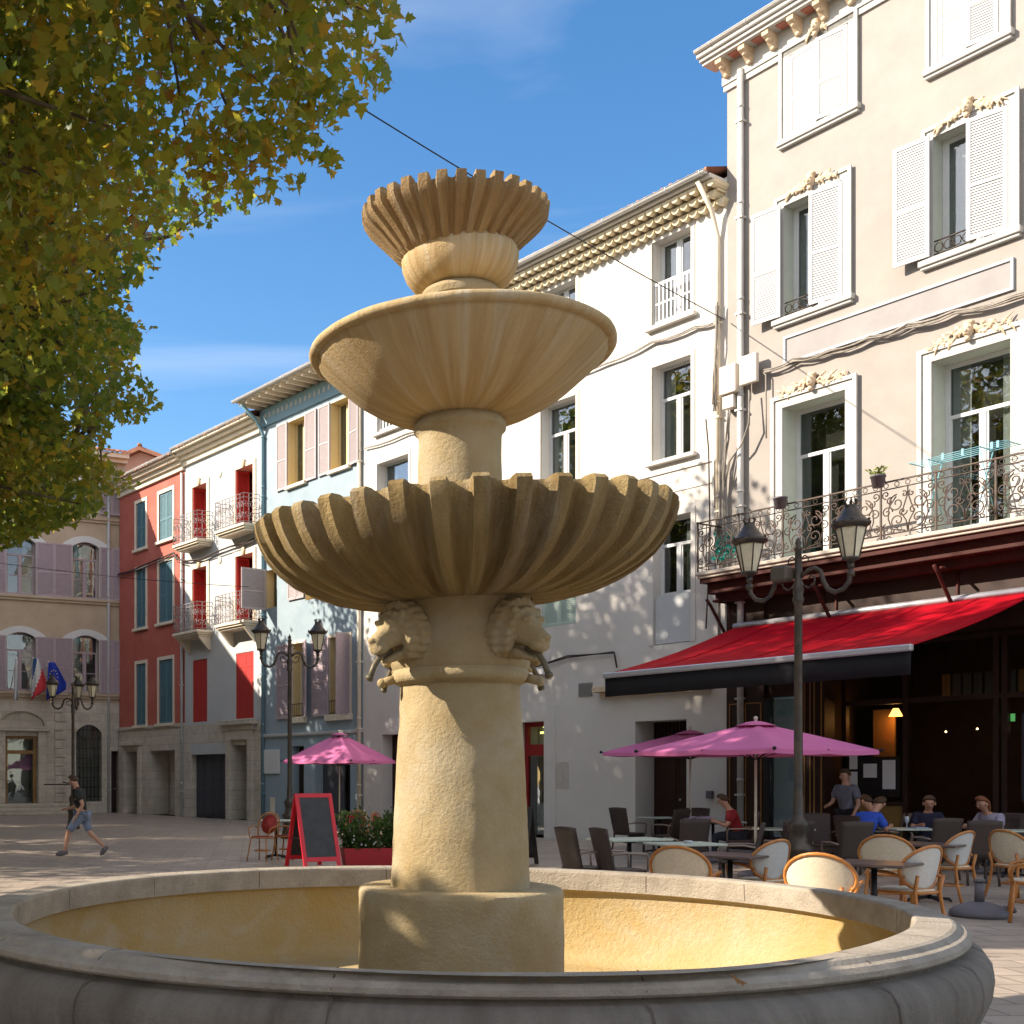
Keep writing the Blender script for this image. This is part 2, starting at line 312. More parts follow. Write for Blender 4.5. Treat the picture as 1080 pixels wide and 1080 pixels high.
def leafmat(name, cols):
    m = bpy.data.materials.new(name); m.use_nodes = True; nt = m.node_tree; L = nt.links.new
    b = nt.nodes['Principled BSDF']; b.inputs['Roughness'].default_value = .5; b.inputs['Specular IOR Level'].default_value = .35
    at_ = nt.nodes.new('ShaderNodeAttribute'); at_.attribute_name = 'leafcol'
    rp = nt.nodes.new('ShaderNodeValToRGB'); e = rp.color_ramp.elements
    e[0].color = (*cols[0], 1); e[0].position = 0; e[1].color = (*cols[-1], 1); e[1].position = 1
    for i, c in enumerate(cols[1:-1]): q = e.new((i+1)/(len(cols)-1)); q.color = (*c, 1)
    L(at_.outputs['Fac'], rp.inputs[0]); L(rp.outputs[0], b.inputs['Base Color'])
    t = nt.nodes.new('ShaderNodeBsdfTranslucent'); hs = nt.nodes.new('ShaderNodeHueSaturation'); hs.inputs['Value'].default_value = 2.1; hs.inputs['Hue'].default_value = .485
    L(rp.outputs[0], hs.inputs['Color']); L(hs.outputs[0], t.inputs[0])
    mx = nt.nodes.new('ShaderNodeMixShader'); mx.inputs[0].default_value = .48
    L(b.outputs[0], mx.inputs[1]); L(t.outputs[0], mx.inputs[2]); L(mx.outputs[0], nt.nodes['Material Output'].inputs[0])
    return m
M['leaf'] = leafmat('plane_leaves', [(.075, .125, .016), (.13, .17, .02), (.22, .21, .022), (.32, .22, .022), (.26, .12, .02)])
M['shrub'] = leafmat('shrub_leaves', [(.02, .05, .012), (.04, .09, .02), (.07, .13, .03)])

# ------------------------------------------------------------------ ground
g = MB(); g.box(-150, 150, -60, 200, -.5, 0)
paving = brickmat('stone_paving', (.47, .39, .32), (.38, .32, .265), (.19, .155, .13), .60, .40, .42, .4, .011, vert=False)
g.build('ground', paving, kind='structure')
# ------------------------------------------------------------------ fountain
FX, FY = 1.335, 7.76
fnt = thing('stone_fountain', 'large tiered stone fountain with round basin, lion heads and three stacked bowls', 'fountain', (FX, FY, 0))
def interp(tab, a):
    a = (a+180) % 360-180
    for (a0, v0), (a1, v1) in zip(tab, tab[1:]):
        if a0 <= a <= a1: t = (a-a0)/(a1-a0); return v0+(v1-v0)*t
    return tab[-1][1]
RZ = .80
def rimpt(px, py):
    Y = FP*(HC-RZ)/(py-HY); X = (px-CX)/FP*Y; dx, dy = X-FX, Y-FY
    return (math.degrees(math.atan2(dy, dx)), math.hypot(dx, dy))
# outline of the rim, measured
inn = [rimpt(*p) for p in ((83, 992), (167, 1006), (250, 1012), (484, 1025), (656, 1025), (820, 1014), (905, 993), (961, 972), (948, 957))]
inn = [(-180, 2.86)]+sorted(inn)+[(30, 2.82), (90, 2.84), (180, 2.86)]
oot = [(-180, 3.12), (-150, 3.12), (-100, 2.86), (-60, 2.74), (-28, 2.79), (-6, 2.89), (20, 2.95), (90, 3.08), (180, 3.12)]
def rin(a): return sum(interp(inn, a+d) for d in range(-14, 15, 2))/15
def rout(a): return sum(interp(oot, a+d) for d in range(-14, 15, 2))/15
N = 288
def ringmesh(mb, prof, smooth=True):      # prof: (mode, offset, z)
    vs = []
    for mode, off, z in prof:
        for j in range(N):
            a = 360*j/N-180; r = (rin(a) if mode == 'i' else rout(a))+off
            vs.append((r*math.cos(R(a)), r*math.sin(R(a)), z))
    k = len(prof)
    fs = [(i*N+j, i*N+(j+1) % N, (i+1)*N+(j+1) % N, (i+1)*N+j) for i in range(k-1) for j in range(N)]
    mb.add(vs, fs, smooth)
m = MB()
ringmesh(m, [('i', .0, RZ-.165), ('i', .0, RZ-.02), ('i', .006, RZ-.006), ('i', .016, RZ), ('i', .10, RZ+.001), ('o', -.02, RZ), ('o', .0, RZ-.008), ('o', .022, RZ-.03), ('o', .05, RZ-.038), ('o', .072, RZ-.06), ('o', .074, RZ-.085), ('o', .062, RZ-.098), ('o', .040, RZ-.104)], False)
rimo = m.build('rim', M['rim'], fnt)
m = MB()
ringmesh(m, [('o', .040, RZ-.104), ('o', .028, RZ-.112), ('o', .030, RZ-.128), ('o', .085, RZ-.132), ('o', .135, RZ-.155), ('o', .17, RZ-.21), ('o', .18, RZ-.28), ('o', .17, RZ-.36), ('o', .13, RZ-.46), ('o', .07, RZ-.6), ('o', .04, RZ-.7), ('o', .06, .06), ('o', .10, .05), ('o', .10, -.02)])
basin = m.build('basin', M['basin_out'], fnt)
m = MB()
ringmesh(m, [('i', .0, RZ-.165), ('i', .05, RZ-.175), ('i', .06, RZ-.2), ('i', .045, .35), ('i', .01, .12), ('i', -.06, .04), ('i', -.2, .02)])
vs = []
for j in range(N): a = 360*j/N-180; r = rin(a)-.2; vs.append((r*math.cos(R(a)), r*math.sin(R(a)), .02))
m.add(vs, [tuple(range(N))], False)
m.build('basin_lining', M['basin_in'], fnt)
# joints between the rim blocks: thin dark grooves
M['joint'] = mat('dark_joint', (.10, .08, .06), .95)
for a in (-168, -158, -146, -131, -110, -84, -58, -41, -24, -8, 30, 48, 70, 95, 118, 140, 163):
    a += random.uniform(-2, 2); c, s_ = math.cos(R(a)), math.sin(R(a)); ri, ro = rin(a), rout(a)
    pts = [(ri-.001, RZ-.15), (ri-.001, RZ-.02), (ri+.016, RZ+.0015), (ro-.03, RZ+.0015), (ro+.03, RZ-.029), (ro+.075, RZ-.07), (ro+.048, RZ-.11), (ro+.125, RZ-.14), (ro+.17, RZ-.20), (ro+.184, RZ-.28), (ro+.172, RZ-.37), (ro+.09, RZ-.55)]
    wv = [.0025+random.random()*.002+(.003 if 6 < k < 10 and random.random() < .6 else 0) for k in range(len(pts))]
    sh = [random.uniform(-.006, .006) for _ in pts]
    vs = []; m = MB()
    for (r, z), w_, q in zip(pts, wv, sh):
        for d in (-w_, w_): vs.append((r*c-(d+q)*s_, r*s_+(d+q)*c, z))
    m.add(vs, [(2*i, 2*i+1, 2*i+3, 2*i+2) for i in range(len(pts)-1)], False)
    m.build('joint_line', M['joint'], fnt)
# drum, column
def rough(mb, amp, seed=0, sc=6):
    from mathutils import noise
    for i, p in enumerate(mb.v):
        v = Vector(p); n = noise.noise(v*sc+Vector((seed, 0, 0)))+.5*noise.noise(v*sc*2.3+Vector((seed, 5, 0)))
        d = Vector((v.x, v.y, 0)); 
        if d.length > 1e-3: d.normalize()
        mb.v[i] = tuple(v+d*n*amp)
def lz(prof, n=96, amp=.004, seed=0):
    # refine profile
    P = []
    for (a, b) in zip(prof, prof[1:]):
        k = max(1, int(math.hypot(b[0]-a[0], b[1]-a[1])/.05))
        for i in range(k): t = i/k; P.append((a[0]+(b[0]-a[0])*t, a[1]+(b[1]-a[1])*t))
    P.append(prof[-1]); mb = MB(); mb.lathe(P, n); rough(mb, amp, seed); return mb
def autosm(o, ang=40):
    me = o.data
    bm = bmesh.new(); bm.from_mesh(me)
    for e in bm.edges:
        if len(e.link_faces) == 2 and e.calc_face_angle(0) > R(ang): e.smooth = False
    bm.to_mesh(me); bm.free(); return o
mb = lz([(.655, 0), (.655, .3), (.66, .35), (.66, .86), (.652, .885), (.635, .896), (.40, .90), (.0, .90)], amp=.006)
autosm(mb.build('pedestal', M['stone'], fnt))
mb = lz([(.452, .895), (.448, .98), (.425, 1.5), (.383, 2.215)], amp=.007, seed=3); autosm(mb.build('column', M['stone'], fnt))
mb = lz([(.383, 2.20), (.40, 2.212), (.43, 2.225), (.445, 2.25), (.445, 2.28), (.43, 2.305), (.445, 2.325), (.452, 2.35)], amp=.005, seed=4)
autosm(mb.build('column_ring', M['stone'], fnt))
mb = lz([(.44, 2.33), (.445, 2.36), (.45, 2.79)], amp=.004, seed=5); autosm(mb.build('column_neck', M['stone'], fnt))
# fluted bowls
def fluted(prof, nfl, depth, notch, per=14, sharp=.62, twist=0.0, wobble=.01):
    mb = MB(); n = nfl*per; k = len(prof); vs = []
    rnd = [random.uniform(-1, 1) for _ in range(nfl)]
    for i, (r, z, dp, up) in enumerate(prof):
        for j in range(n):
            fl, t = divmod(j, per); t = t/per
            a = 2*math.pi*j/n+twist*dp
            x = abs(t-.5)*2; rib = sharp
            if x <= rib: w_ = 0.0
            else:
                q = (x-rib)/(1-rib); w_ = .30+.70*math.sqrt(max(0, 1-(1-q)**2)) if x-rib > 1e-6 else 0
            rr = r-depth*dp*w_ + wobble*.4*rnd[fl]*dp
            zz = z-notch*up*(1 if w_ > .25 else 0)+wobble*rnd[fl]*up
            vs.append((rr*math.cos(a), rr*math.sin(a), zz))
    fs = [(i*n+j, i*n+(j+1) % n, (i+1)*n+(j+1) % n, (i+1)*n+j) for i in range(k-1) for j in range(n)]
    mb.add(vs, fs, True); return mb
B3 = [(.44, 2.75, 0, 0), (.52, 2.745, .05, 0), (.64, 2.75, .35, 0), (.76, 2.77, .7, 0), (.88, 2.80, .9, 0), (1.0, 2.85, 1, 0), (1.11, 2.91, 1, 0), (1.2, 2.98, 1, 0), (1.27, 3.065, 1, 0), (1.32, 3.16, 1, 0), (1.345, 3.24, 1, .4), (1.35, 3.285, 1, 1), (1.325, 3.31, .9, 1), (1.25, 3.31, .5, 1), (1.22, 3.23, .1, 0), (1.1, 3.1, 0, 0), (.8, 2.96, 0, 0), (.4, 2.91, 0, 0), (.1, 2.91, 0, 0)]
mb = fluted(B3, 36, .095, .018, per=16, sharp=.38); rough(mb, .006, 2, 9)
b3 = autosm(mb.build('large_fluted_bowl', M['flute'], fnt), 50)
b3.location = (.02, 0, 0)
def tilt(o, ax, ay, zc):
    Mx = Matrix.Translation((0, 0, zc)) @ Matrix.Rotation(R(ax), 4, 'X') @ Matrix.Rotation(R(ay), 4, 'Y') @ Matrix.Translation((0, 0, -zc))
    o.data.transform(Mx)
tilt(b3, 1.8, -2.2, 2.8)
mb = lz([(.285, 2.9), (.275, 3.2), (.268, 3.82), (.275, 3.85), (.295, 3.87), (.298, 3.90), (.285, 3.925), (.27, 3.945)], amp=.005, seed=8); autosm(mb.build('middle_stem', M['stone'], fnt))
mb = lz([(.265, 3.94), (.33, 3.95), (.41, 3.968), (.50, 4.005), (.59, 4.052), (.68, 4.112), (.77, 4.185), (.85, 4.256), (.905, 4.31), (.928, 4.335), (.935, 4.352), (.958, 4.35), (.978, 4.362), (.988, 4.38), (.983, 4.40), (.962, 4.414), (.92, 4.42), (.88, 4.40), (.6, 4.29), (.3, 4.23), (.05, 4.23)], n=128, amp=.005, seed=9)
autosm(mb.build('plain_bowl', M['streak'], fnt), 45)
mb = lz([(.23, 4.2), (.225, 4.66), (.235, 4.69), (.262, 4.71), (.268, 4.745), (.25, 4.775), (.225, 4.785), (.22, 4.82)], n=64, amp=.005, seed=10); autosm(mb.build('upper_stem', M['stone'], fnt))
mb = lz([(.20, 4.785), (.26, 4.80), (.315, 4.835), (.352, 4.885), (.374, 4.945), (.38, 5.0), (.365, 5.035), (.3, 5.035)], n=80, amp=.004, seed=11); autosm(mb.build('cup', M['streak'], fnt))
BT = [(.33, 4.985, .1, 0), (.372, 5.01, .4, 0), (.40, 5.04, .9, 0), (.44, 5.08, 1, 0), (.49, 5.13, 1, 0), (.54, 5.175, 1, 0), (.58, 5.215, 1, 0), (.60, 5.245, 1, 0), (.605, 5.31, 1, 1), (.585, 5.318, .8, 1), (.535, 5.31, .5, 1), (.50, 5.26, 0, 0), (.35, 5.10, 0, 0), (.1, 5.08, 0, 0)]
mb = fluted(BT, 32, .034, .038, per=16, sharp=.62, wobble=.004); rough(mb, .003, 5, 12)
bt = autosm(mb.build('small_fluted_bowl', mat('small_bowl_stone', (.58, .40, .19), .88, (.34, .20, .08), 3.5, .5, .9, 50, col3=(.64, .53, .37), s3=2.4, a3=.5, radial=True, dist=.005, pit=.35), fnt), 50); bt.location = (-.045, 0, 0); tilt(bt, 3, 1.5, 5.0)
# lion heads
def lion():
    mb = MB(); rs = random.Random(3)
    # local: +x outwards from the column, z up
    # mane: a full ruff with combed, falling ridges
    nu, nv = 96, 22; vs = []
    for i in range(nv+1):
        t = math.pi*i/nv
        for j in range(nu):
            a = 2*math.pi*j/nu; rg = 1+(.055*abs(math.sin(a*11+t*2.2))+.03*math.sin(a*5+t*5))*math.sin(t)
            vs.append((-.01+.125*math.cos(t), .15*math.sin(t)**.8*math.sin(a)*rg, -.005+(.178 if math.cos(a) > 0 else .20)*math.sin(t)**.8*math.cos(a)*rg))
    mb.add(vs, [(i*nu+j, i*nu+(j+1) % nu, (i+1)*nu+(j+1) % nu, (i+1)*nu+j) for i in range(nv) for j in range(nu)], True)
    for ring, (x0, r0, x1, r1, n_) in enumerate(((.150, .098, .085, .150, 19), (.085, .135, .005, .185, 23))):
        for q_ in range(n_):
            a = 2*math.pi*(q_+.5*ring)/n_+.1; sa, ca = math.sin(a), math.cos(a)
            if ring == 0 and ca < -.80: continue
            f0 = Vector((x0, r0*sa, r0*1.12*ca+.005)); f1 = Vector((x1, r1*.93*sa, r1*1.08*ca-.03))
            m0 = (f0+f1)/2+Vector((.026, sa*.012, ca*.012)); mb.tube([f0, m0, f1, f1+Vector((-.03, sa*.004, ca*.004-.025))], [.018, .027, .023, .009], 8)
    def loft(sec, nn=28, p=2.4):
        vs = []
        for x, hw, zt, zb in sec:
            for j in range(nn):
                a = 2*math.pi*j/nn; cs, sn = math.cos(a), math.sin(a)
                vs.append((x, hw*math.copysign(abs(sn)**(2/p), sn), (zt+zb)/2+(zt-zb)/2*math.copysign(abs(cs)**(2/p), cs)))
        k = len(sec); mb.add(vs, [(i*nn+j, i*nn+(j+1) % nn, (i+1)*nn+(j+1) % nn, (i+1)*nn+j) for i in range(k-1) for j in range(nn)]+[tuple(range(nn)), tuple((k-1)*nn+j for j in range(nn))], True)
    loft([(.0, .10, .13, -.10), (.08, .104, .142, -.095), (.14, .102, .140, -.075), (.185, .092, .122, -.065), (.215, .070, .090, -.065), (.25, .060, .066, -.07), (.285, .058, .054, -.076), (.315, .055, .044, -.078), (.335, .044, .030, -.07), (.345, .024, .010, -.05)])
    loft([(.05, .07, -.08, -.14), (.14, .062, -.085, -.15), (.22, .052, -.095, -.145), (.27, .042, -.105, -.14), (.295, .022, -.112, -.13)], 20)   # lower jaw
    mb.ball((.340, 0, .022), (.018, .034, .017), 10, 7)       # nose
    for sgn in (-1, 1):
        mb.tube([(.205, sgn*.022, .098), (.212, sgn*.055, .102), (.185, sgn*.088, .082)], [.014, .018, .012], 8)    # brow
        mb.ball((.212, sgn*.052, .068), (.014, .016, .011), 8, 6)    # eye
        mb.ball((.295, sgn*.040, -.040), (.044, .028, .032), 12, 8)   # lip
        mb.ball((.115, sgn*.102, .118), (.024, .026, .030), 10, 7)  # ear
        mb.tube([(.14, sgn*.085, .02), (.13, sgn*.09, -.07), (.10, sgn*.08, -.14)], [.03, .028, .018], 8)
    return mb
for k, a in enumerate((213, 305, 33, 125)):
    mb = lion(); o = mb.build('lion_head', M['stone'], fnt)
    o.location = (.42*math.cos(R(a)), .42*math.sin(R(a)), 2.55); o.rotation_euler = (0, R(20), R(a)); o.scale = (.98, 1.0, 1.06)
    rm = o.modifiers.new('r', 'REMESH'); rm.mode = 'VOXEL'; rm.voxel_size = .008; rm.use_smooth_shade = True
    sm = o.modifiers.new('s', 'SMOOTH'); sm.factor = .5; sm.iterations = 3
    t = MB(); t.tube([(.20, 0, -.072), (.30, 0, -.085), (.37, 0, -.125), (.43, 0, -.18)], [.021, .019, .018, .019], 12); t.tube([(.425, 0, -.175), (.44, 0, -.189)], .024, 12)
    t.build('spout', M['bronze'], o)
for a in (184, 338, 95):
    t = MB(); t.tube([(.42*math.cos(R(a)), .42*math.sin(R(a)), 2.25), (.51*math.cos(R(a)), .51*math.sin(R(a)), 2.225)], [.03, .028], 10)
    t.ball((.515*math.cos(R(a)), .515*math.sin(R(a)), 2.222), .033, 8, 6); t.build('overflow_pipe', M['stone'], fnt)

# ------------------------------------------------------------------ facade kit
class Fac:
    """A street facade: local x runs left to right along it, local y into the building, z up."""
    def __init__(s, o, u):
        s.o = Vector((o[0], o[1])); s.u = Vector(u).normalized(); s.ang = math.atan2(s.u.y, s.u.x)
        s.n = Vector((-s.u.y, s.u.x))
    def s(s_, px, off=0):      # local x of the point seen at column px, off metres in front of the wall
        k = (px-CX)/FP; o = s_.o-s_.n*off
        return (k*o.y-o.x)/(s_.u.x-k*s_.u.y)
    def z(s_, px, py, off=0):
        o = s_.o-s_.n*off; Y = o.y+s_.s(px, off)*s_.u.y
        return HC+(HY-py)/FP*Y
    def pt(s_, s, out=0): p = s_.o+s_.u*s-s_.n*out; return p
def wall(root, name, s0, s1, z0, z1, holes, m_, depth=.28, rev=None, y=0, back=8, sides=True, thick=None):
    mb = MB()
    xs = sorted({s0, s1, *[h[0] for h in holes], *[h[1] for h in holes]}); zs = sorted({z0, z1, *[h[2] for h in holes], *[h[3] for h in holes]})
    xs = [x for x in xs if s0-1e-6 <= x <= s1+1e-6]; zs = [z for z in zs if z0-1e-6 <= z <= z1+1e-6]
    for xa, xb in zip(xs, xs[1:]):
        for za, zb in zip(zs, zs[1:]):
            cx_, cz_ = (xa+xb)/2, (za+zb)/2
            if any(h[0] < cx_ < h[1] and h[2] < cz_ < h[3] for h in holes): continue
            mb.quad((xa, y, za), (xb, y, za), (xb, y, zb), (xa, y, zb))
    mb.mi = 1 if rev else 0
    for h in holes:
        a, b, c, d = h[:4]; dd = h[4] if len(h) > 4 else depth
        mb.quad((a, y, c), (a, y+dd, c), (a, y+dd, d), (a, y, d)); mb.quad((b, y, c), (b, y, d), (b, y+dd, d), (b, y+dd, c))
        mb.quad((a, y, d), (a, y+dd, d), (b, y+dd, d), (b, y, d)); mb.quad((a, y, c), (b, y, c), (b, y+dd, c), (a, y+dd, c))
    mb.mi = 0
    if not sides: mb.quad((s0+.01, .895, z0+.01), (s1-.01, .895, z0+.01), (s1-.01, .895, z1), (s0+.01, .895, z1))
    if sides:
        e = .006
        mb.quad((s0+e, y, z0), (s0+e, back, z0), (s0+e, back, z1), (s0+e, y, z1)); mb.quad((s1-e, y, z0), (s1-e, back, z0), (s1-e, back, z1), (s1-e, y, z1))
        mb.quad((s0+e, back, z0), (s1-e, back, z0), (s1-e, back, z1), (s0+e, back, z1))
        mb.quad((s0+e, .9, z0+.01), (s1-e, .9, z0+.01), (s1-e, .9, z1), (s0+e, .9, z1))
    return mb.build(name, [m_, rev] if rev else m_, root)
def window(root, a, b, c, d, y=.2, fm=None, transom=None, mull=True, gm=None, fw=.055, name='window', bars=0, curtain=False):
    fm = fm or M['white_p']; mb = MB(); e = .003
    mb.box(a+e, a+fw, y, y+.06, c+e, d-e); mb.box(b-fw, b-e, y, y+.06, c+e, d-e); mb.box(a+fw, b-fw, y, y+.06, d-fw, d-e); mb.box(a+fw, b-fw, y, y+.06, c+e, c+fw*1.4)
    top = d-fw
    if transom: mb.box(a+fw, b-fw, y-.01, y+.055, transom-.035, transom+.035); top = transom-.035
    x = (a+b)/2
    if mull: mb.box(x-.05, x+.05, y-.012, y+.055, c+fw*1.4, top)
    if mull:
        for q0, q1 in ((a+fw, x-.05), (x+.05, b-fw)):
            mb.box(q0, q0+.035, y+.01, y+.05, c+fw*1.4, top); mb.box(q1-.035, q1, y+.01, y+.05, c+fw*1.4, top)
            for k in range(bars): zz = c+(top-c)*(k+1)/(bars+1); mb.box(q0+.035, q1-.035, y+.015, y+.045, zz-.015, zz+.015)
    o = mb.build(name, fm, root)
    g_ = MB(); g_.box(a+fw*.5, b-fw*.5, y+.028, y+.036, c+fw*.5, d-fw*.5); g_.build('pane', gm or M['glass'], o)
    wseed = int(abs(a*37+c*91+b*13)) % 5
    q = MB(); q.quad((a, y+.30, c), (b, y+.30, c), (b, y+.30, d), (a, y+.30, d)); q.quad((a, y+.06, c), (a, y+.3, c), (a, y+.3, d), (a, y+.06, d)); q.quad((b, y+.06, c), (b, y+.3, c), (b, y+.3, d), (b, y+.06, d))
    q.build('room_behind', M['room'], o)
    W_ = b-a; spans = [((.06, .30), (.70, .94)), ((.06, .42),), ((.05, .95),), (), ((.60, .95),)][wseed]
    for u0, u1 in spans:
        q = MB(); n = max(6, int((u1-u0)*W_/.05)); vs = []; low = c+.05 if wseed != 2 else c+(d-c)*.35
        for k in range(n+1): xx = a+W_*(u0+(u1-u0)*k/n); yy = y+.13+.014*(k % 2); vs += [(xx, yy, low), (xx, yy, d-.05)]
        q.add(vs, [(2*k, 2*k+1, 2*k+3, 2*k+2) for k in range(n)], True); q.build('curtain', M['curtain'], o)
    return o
def shutter(root, hx, w_, c, d, ang, m_, y=-.03, n=None, name='shutter', solid=False, t=.035, lab=None):
    """hinged at (hx,y); ang 0 = leaf runs to +x along the wall; positive swings outwards"""
    mb = MB(); h = d-c; fw = min(.07, abs(w_)*.16); W = abs(w_)
    mb.box(0, fw, -t, 0, 0, h); mb.box(W-fw, W, -t, 0, 0, h); mb.box(fw, W-fw, -t, 0, 0, fw); mb.box(fw, W-fw, -t, 0, h-fw, h)
    if h > 1.2: mb.box(fw, W-fw, -t, 0, h*.45-fw/2, h*.45+fw/2)
    if solid:
        k = max(2, int(W/.12))
        for i in range(k): x0 = fw+(W-2*fw)*i/k; mb.box(x0+.004, x0+(W-2*fw)/k-.004, -t*.8, -t*.25, fw, h-fw)
        for zz in (h*.2, h*.8): mb.box(fw, W-fw, -t*1.1, -t*.8, zz-.04, zz+.04)
    else:
        n = n or int(h/.052)
        for i in range(n):
            z = fw+(h-2*fw)*(i+.5)/n; dz = (h-2*fw)/n*.52
            mb.add([(fw, -t*.85, z-dz), (W-fw, -t*.85, z-dz), (W-fw, -t*.15, z+dz), (fw, -t*.15, z+dz), (fw, -t*.70, z-dz), (W-fw, -t*.70, z-dz), (W-fw, 0, z+dz), (fw, 0, z+dz)], [(0, 1, 2, 3), (4, 7, 6, 5), (0, 4, 5, 1), (3, 2, 6, 7)], False)
        mb.box(fw, W-fw, -t*.12, -t*.05, fw, h-fw)
    o = mb.build(name, m_, root)
    if w_ > 0: o.location = (hx, y, c); o.rotation_euler = (0, 0, -R(ang))
    else: o.location = (hx, y, c); o.rotation_euler = (0, 0, R(180+ang)); o.scale = (1, -1, 1)
    if lab: o['label'] = lab
    return o
def surround(root, a, b, c, d, w_=.13, t=.04, m_=None, sill=True, name='window_surround', step=False, sl=.09):
    mb = MB(); e = .0
    mb.box(a-w_, a-e, -t, .01, c, d+w_); mb.box(b+e, b+w_, -t, .01, c, d+w_); mb.box(a, b, -t, .01, d, d+w_)
    if step:
        q = w_*.45
        mb.box(a-w_-.02, a-w_+q*.6, -t-.035, -t+.001, c, d+w_+.02); mb.box(b+w_-q*.6, b+w_+.02, -t-.035, -t+.001, c, d+w_+.02); mb.box(a-w_+q*.6, b+w_-q*.6, -t-.035, -t+.001, d+w_-q*.6, d+w_+.02)
    o = mb.build(name, m_ or M['trim'], root)
    if sill:
        mb = MB(); mb.box(a-w_-.06, b+w_+.06, -.13, .01, c-sl, c-.001, .012); 
        if step: mb.box(a-w_-.03, b+w_+.03, -.09, .01, c-sl-.06, c-sl-.001, .01)
        mb.build('sill', m_ or M['trim'], root)
    return o
def roof(root, s0, s1, z, back=8, out=.55, pitch=16, m_=None):
    mb = MB(); per = .23; n = int((s1-s0)/per)*8; vs = []; rs = random.Random(int(z*10))
    tp = math.tan(R(pitch)); offs = [rs.uniform(-.03, .03) for _ in range(n)]
    for j, yy in enumerate((-out, -out+.001, back)):
        for i in range(n+1):
            x = s0+(s1-s0)*i/n; ph = math.cos(2*math.pi*i/8)
            vs.append((x, yy+(offs[(i//8) % n] if j < 2 else 0), z+(yy+out)*tp+(.05+.045*ph if j else -.0+.045*min(ph, 0))))
    mb.add(vs, [(j*(n+1)+i, j*(n+1)+i+1, (j+1)*(n+1)+i+1, (j+1)*(n+1)+i) for j in range(2) for i in range(n)], True)
    mb.quad((s0, -out, z), (s1, -out, z), (s1, back, z+(back+out)*tp-.03), (s0, back, z+(back+out)*tp-.03))
    for x in (s0, s1): mb.add([(x, -.0, z), (x, back, z), (x, back, z+(back+out)*tp)], [(0, 1, 2)], False)
    mb.quad((s0, back, z), (s1, back, z), (s1, back, z+(back+out)*tp), (s0, back, z+(back+out)*tp))
    return mb.build('roof', m_ or M['tile'], root)
def gutter(root, s0, s1, z, out, r=.075):
    mb = MB(); n = 8; vs = []
    for x in (s0, s1):
        for k in range(n+1): a = math.pi*k/n; vs.append((x, -out-r*math.cos(a), z-r*math.sin(a)))
    mb.add(vs, [(k, k+1, n+2+k, n+1+k) for k in range(n)], True)
    mb.tube([(s0, -out-r, z), (s1, -out-r, z)], .012, 6)
    x = s0+.4
    while x < s1: mb.tube([(x, -out-r-.008, z+.01), (x, -out-r*.7, z-r*.8), (x, -out, z-r-.01), (x, -out+r*.7, z-r*.75), (x, -out+r, z+.02)], .012, 5); x += .9
    for x in (s0, s1): mb.add([(x, -out-r*math.cos(math.pi*k/n), z-r*math.sin(math.pi*k/n)) for k in range(n+1)], [tuple(range(n+1))], False)
    return mb.build('gutter', M['zinc'], root)
def pipe(root, x, z0, z1, r=.05, m_=None, out=.08, name='downpipe', top=None):
    mb = MB(); pts = [(x, -out, z0), (x, -out, z1)]
    if top: pts += [(x+top[0]*.3, -out-top[1]*.3, z1+top[2]*.5), (x+top[0], -out-top[1], z1+top[2])]
    mb.tube(pts, r, 10)
    z = z0+1
    while z < z1: mb.box(x-r*1.25, x+r*1.25, -out-r*1.2, 0, z-.02, z+.02); mb.tube([(x, -out, z+.3), (x, -out, z+.36)], r*1.12, 10); z += 2.1
    return mb.build(name, m_ or M['zinc'], root)
def door(root, a, b, c, d, y, m_, name='door', leaves=2, handle=True):
    mb = MB(); W = b-a
    for k in range(leaves):
        x0 = a+W*k/leaves+.006; x1 = a+W*(k+1)/leaves-.006
        mb.box(x0, x1, y, y+.05, c+.01, d-.006)
        for z0, z1 in ((c+.15, c+(d-c)*.38), (c+(d-c)*.43, d-.15)):
            mb.box(x0+.08, x1-.08, y-.02, y+.001, z0, z1, .012)
    o = mb.build(name, m_, root)
    if handle: q = MB(); q.ball(((a+b)/2+.07, y-.05, c+1.05), .03, 8, 6); q.build('handle', M['alu'], o)
    return o
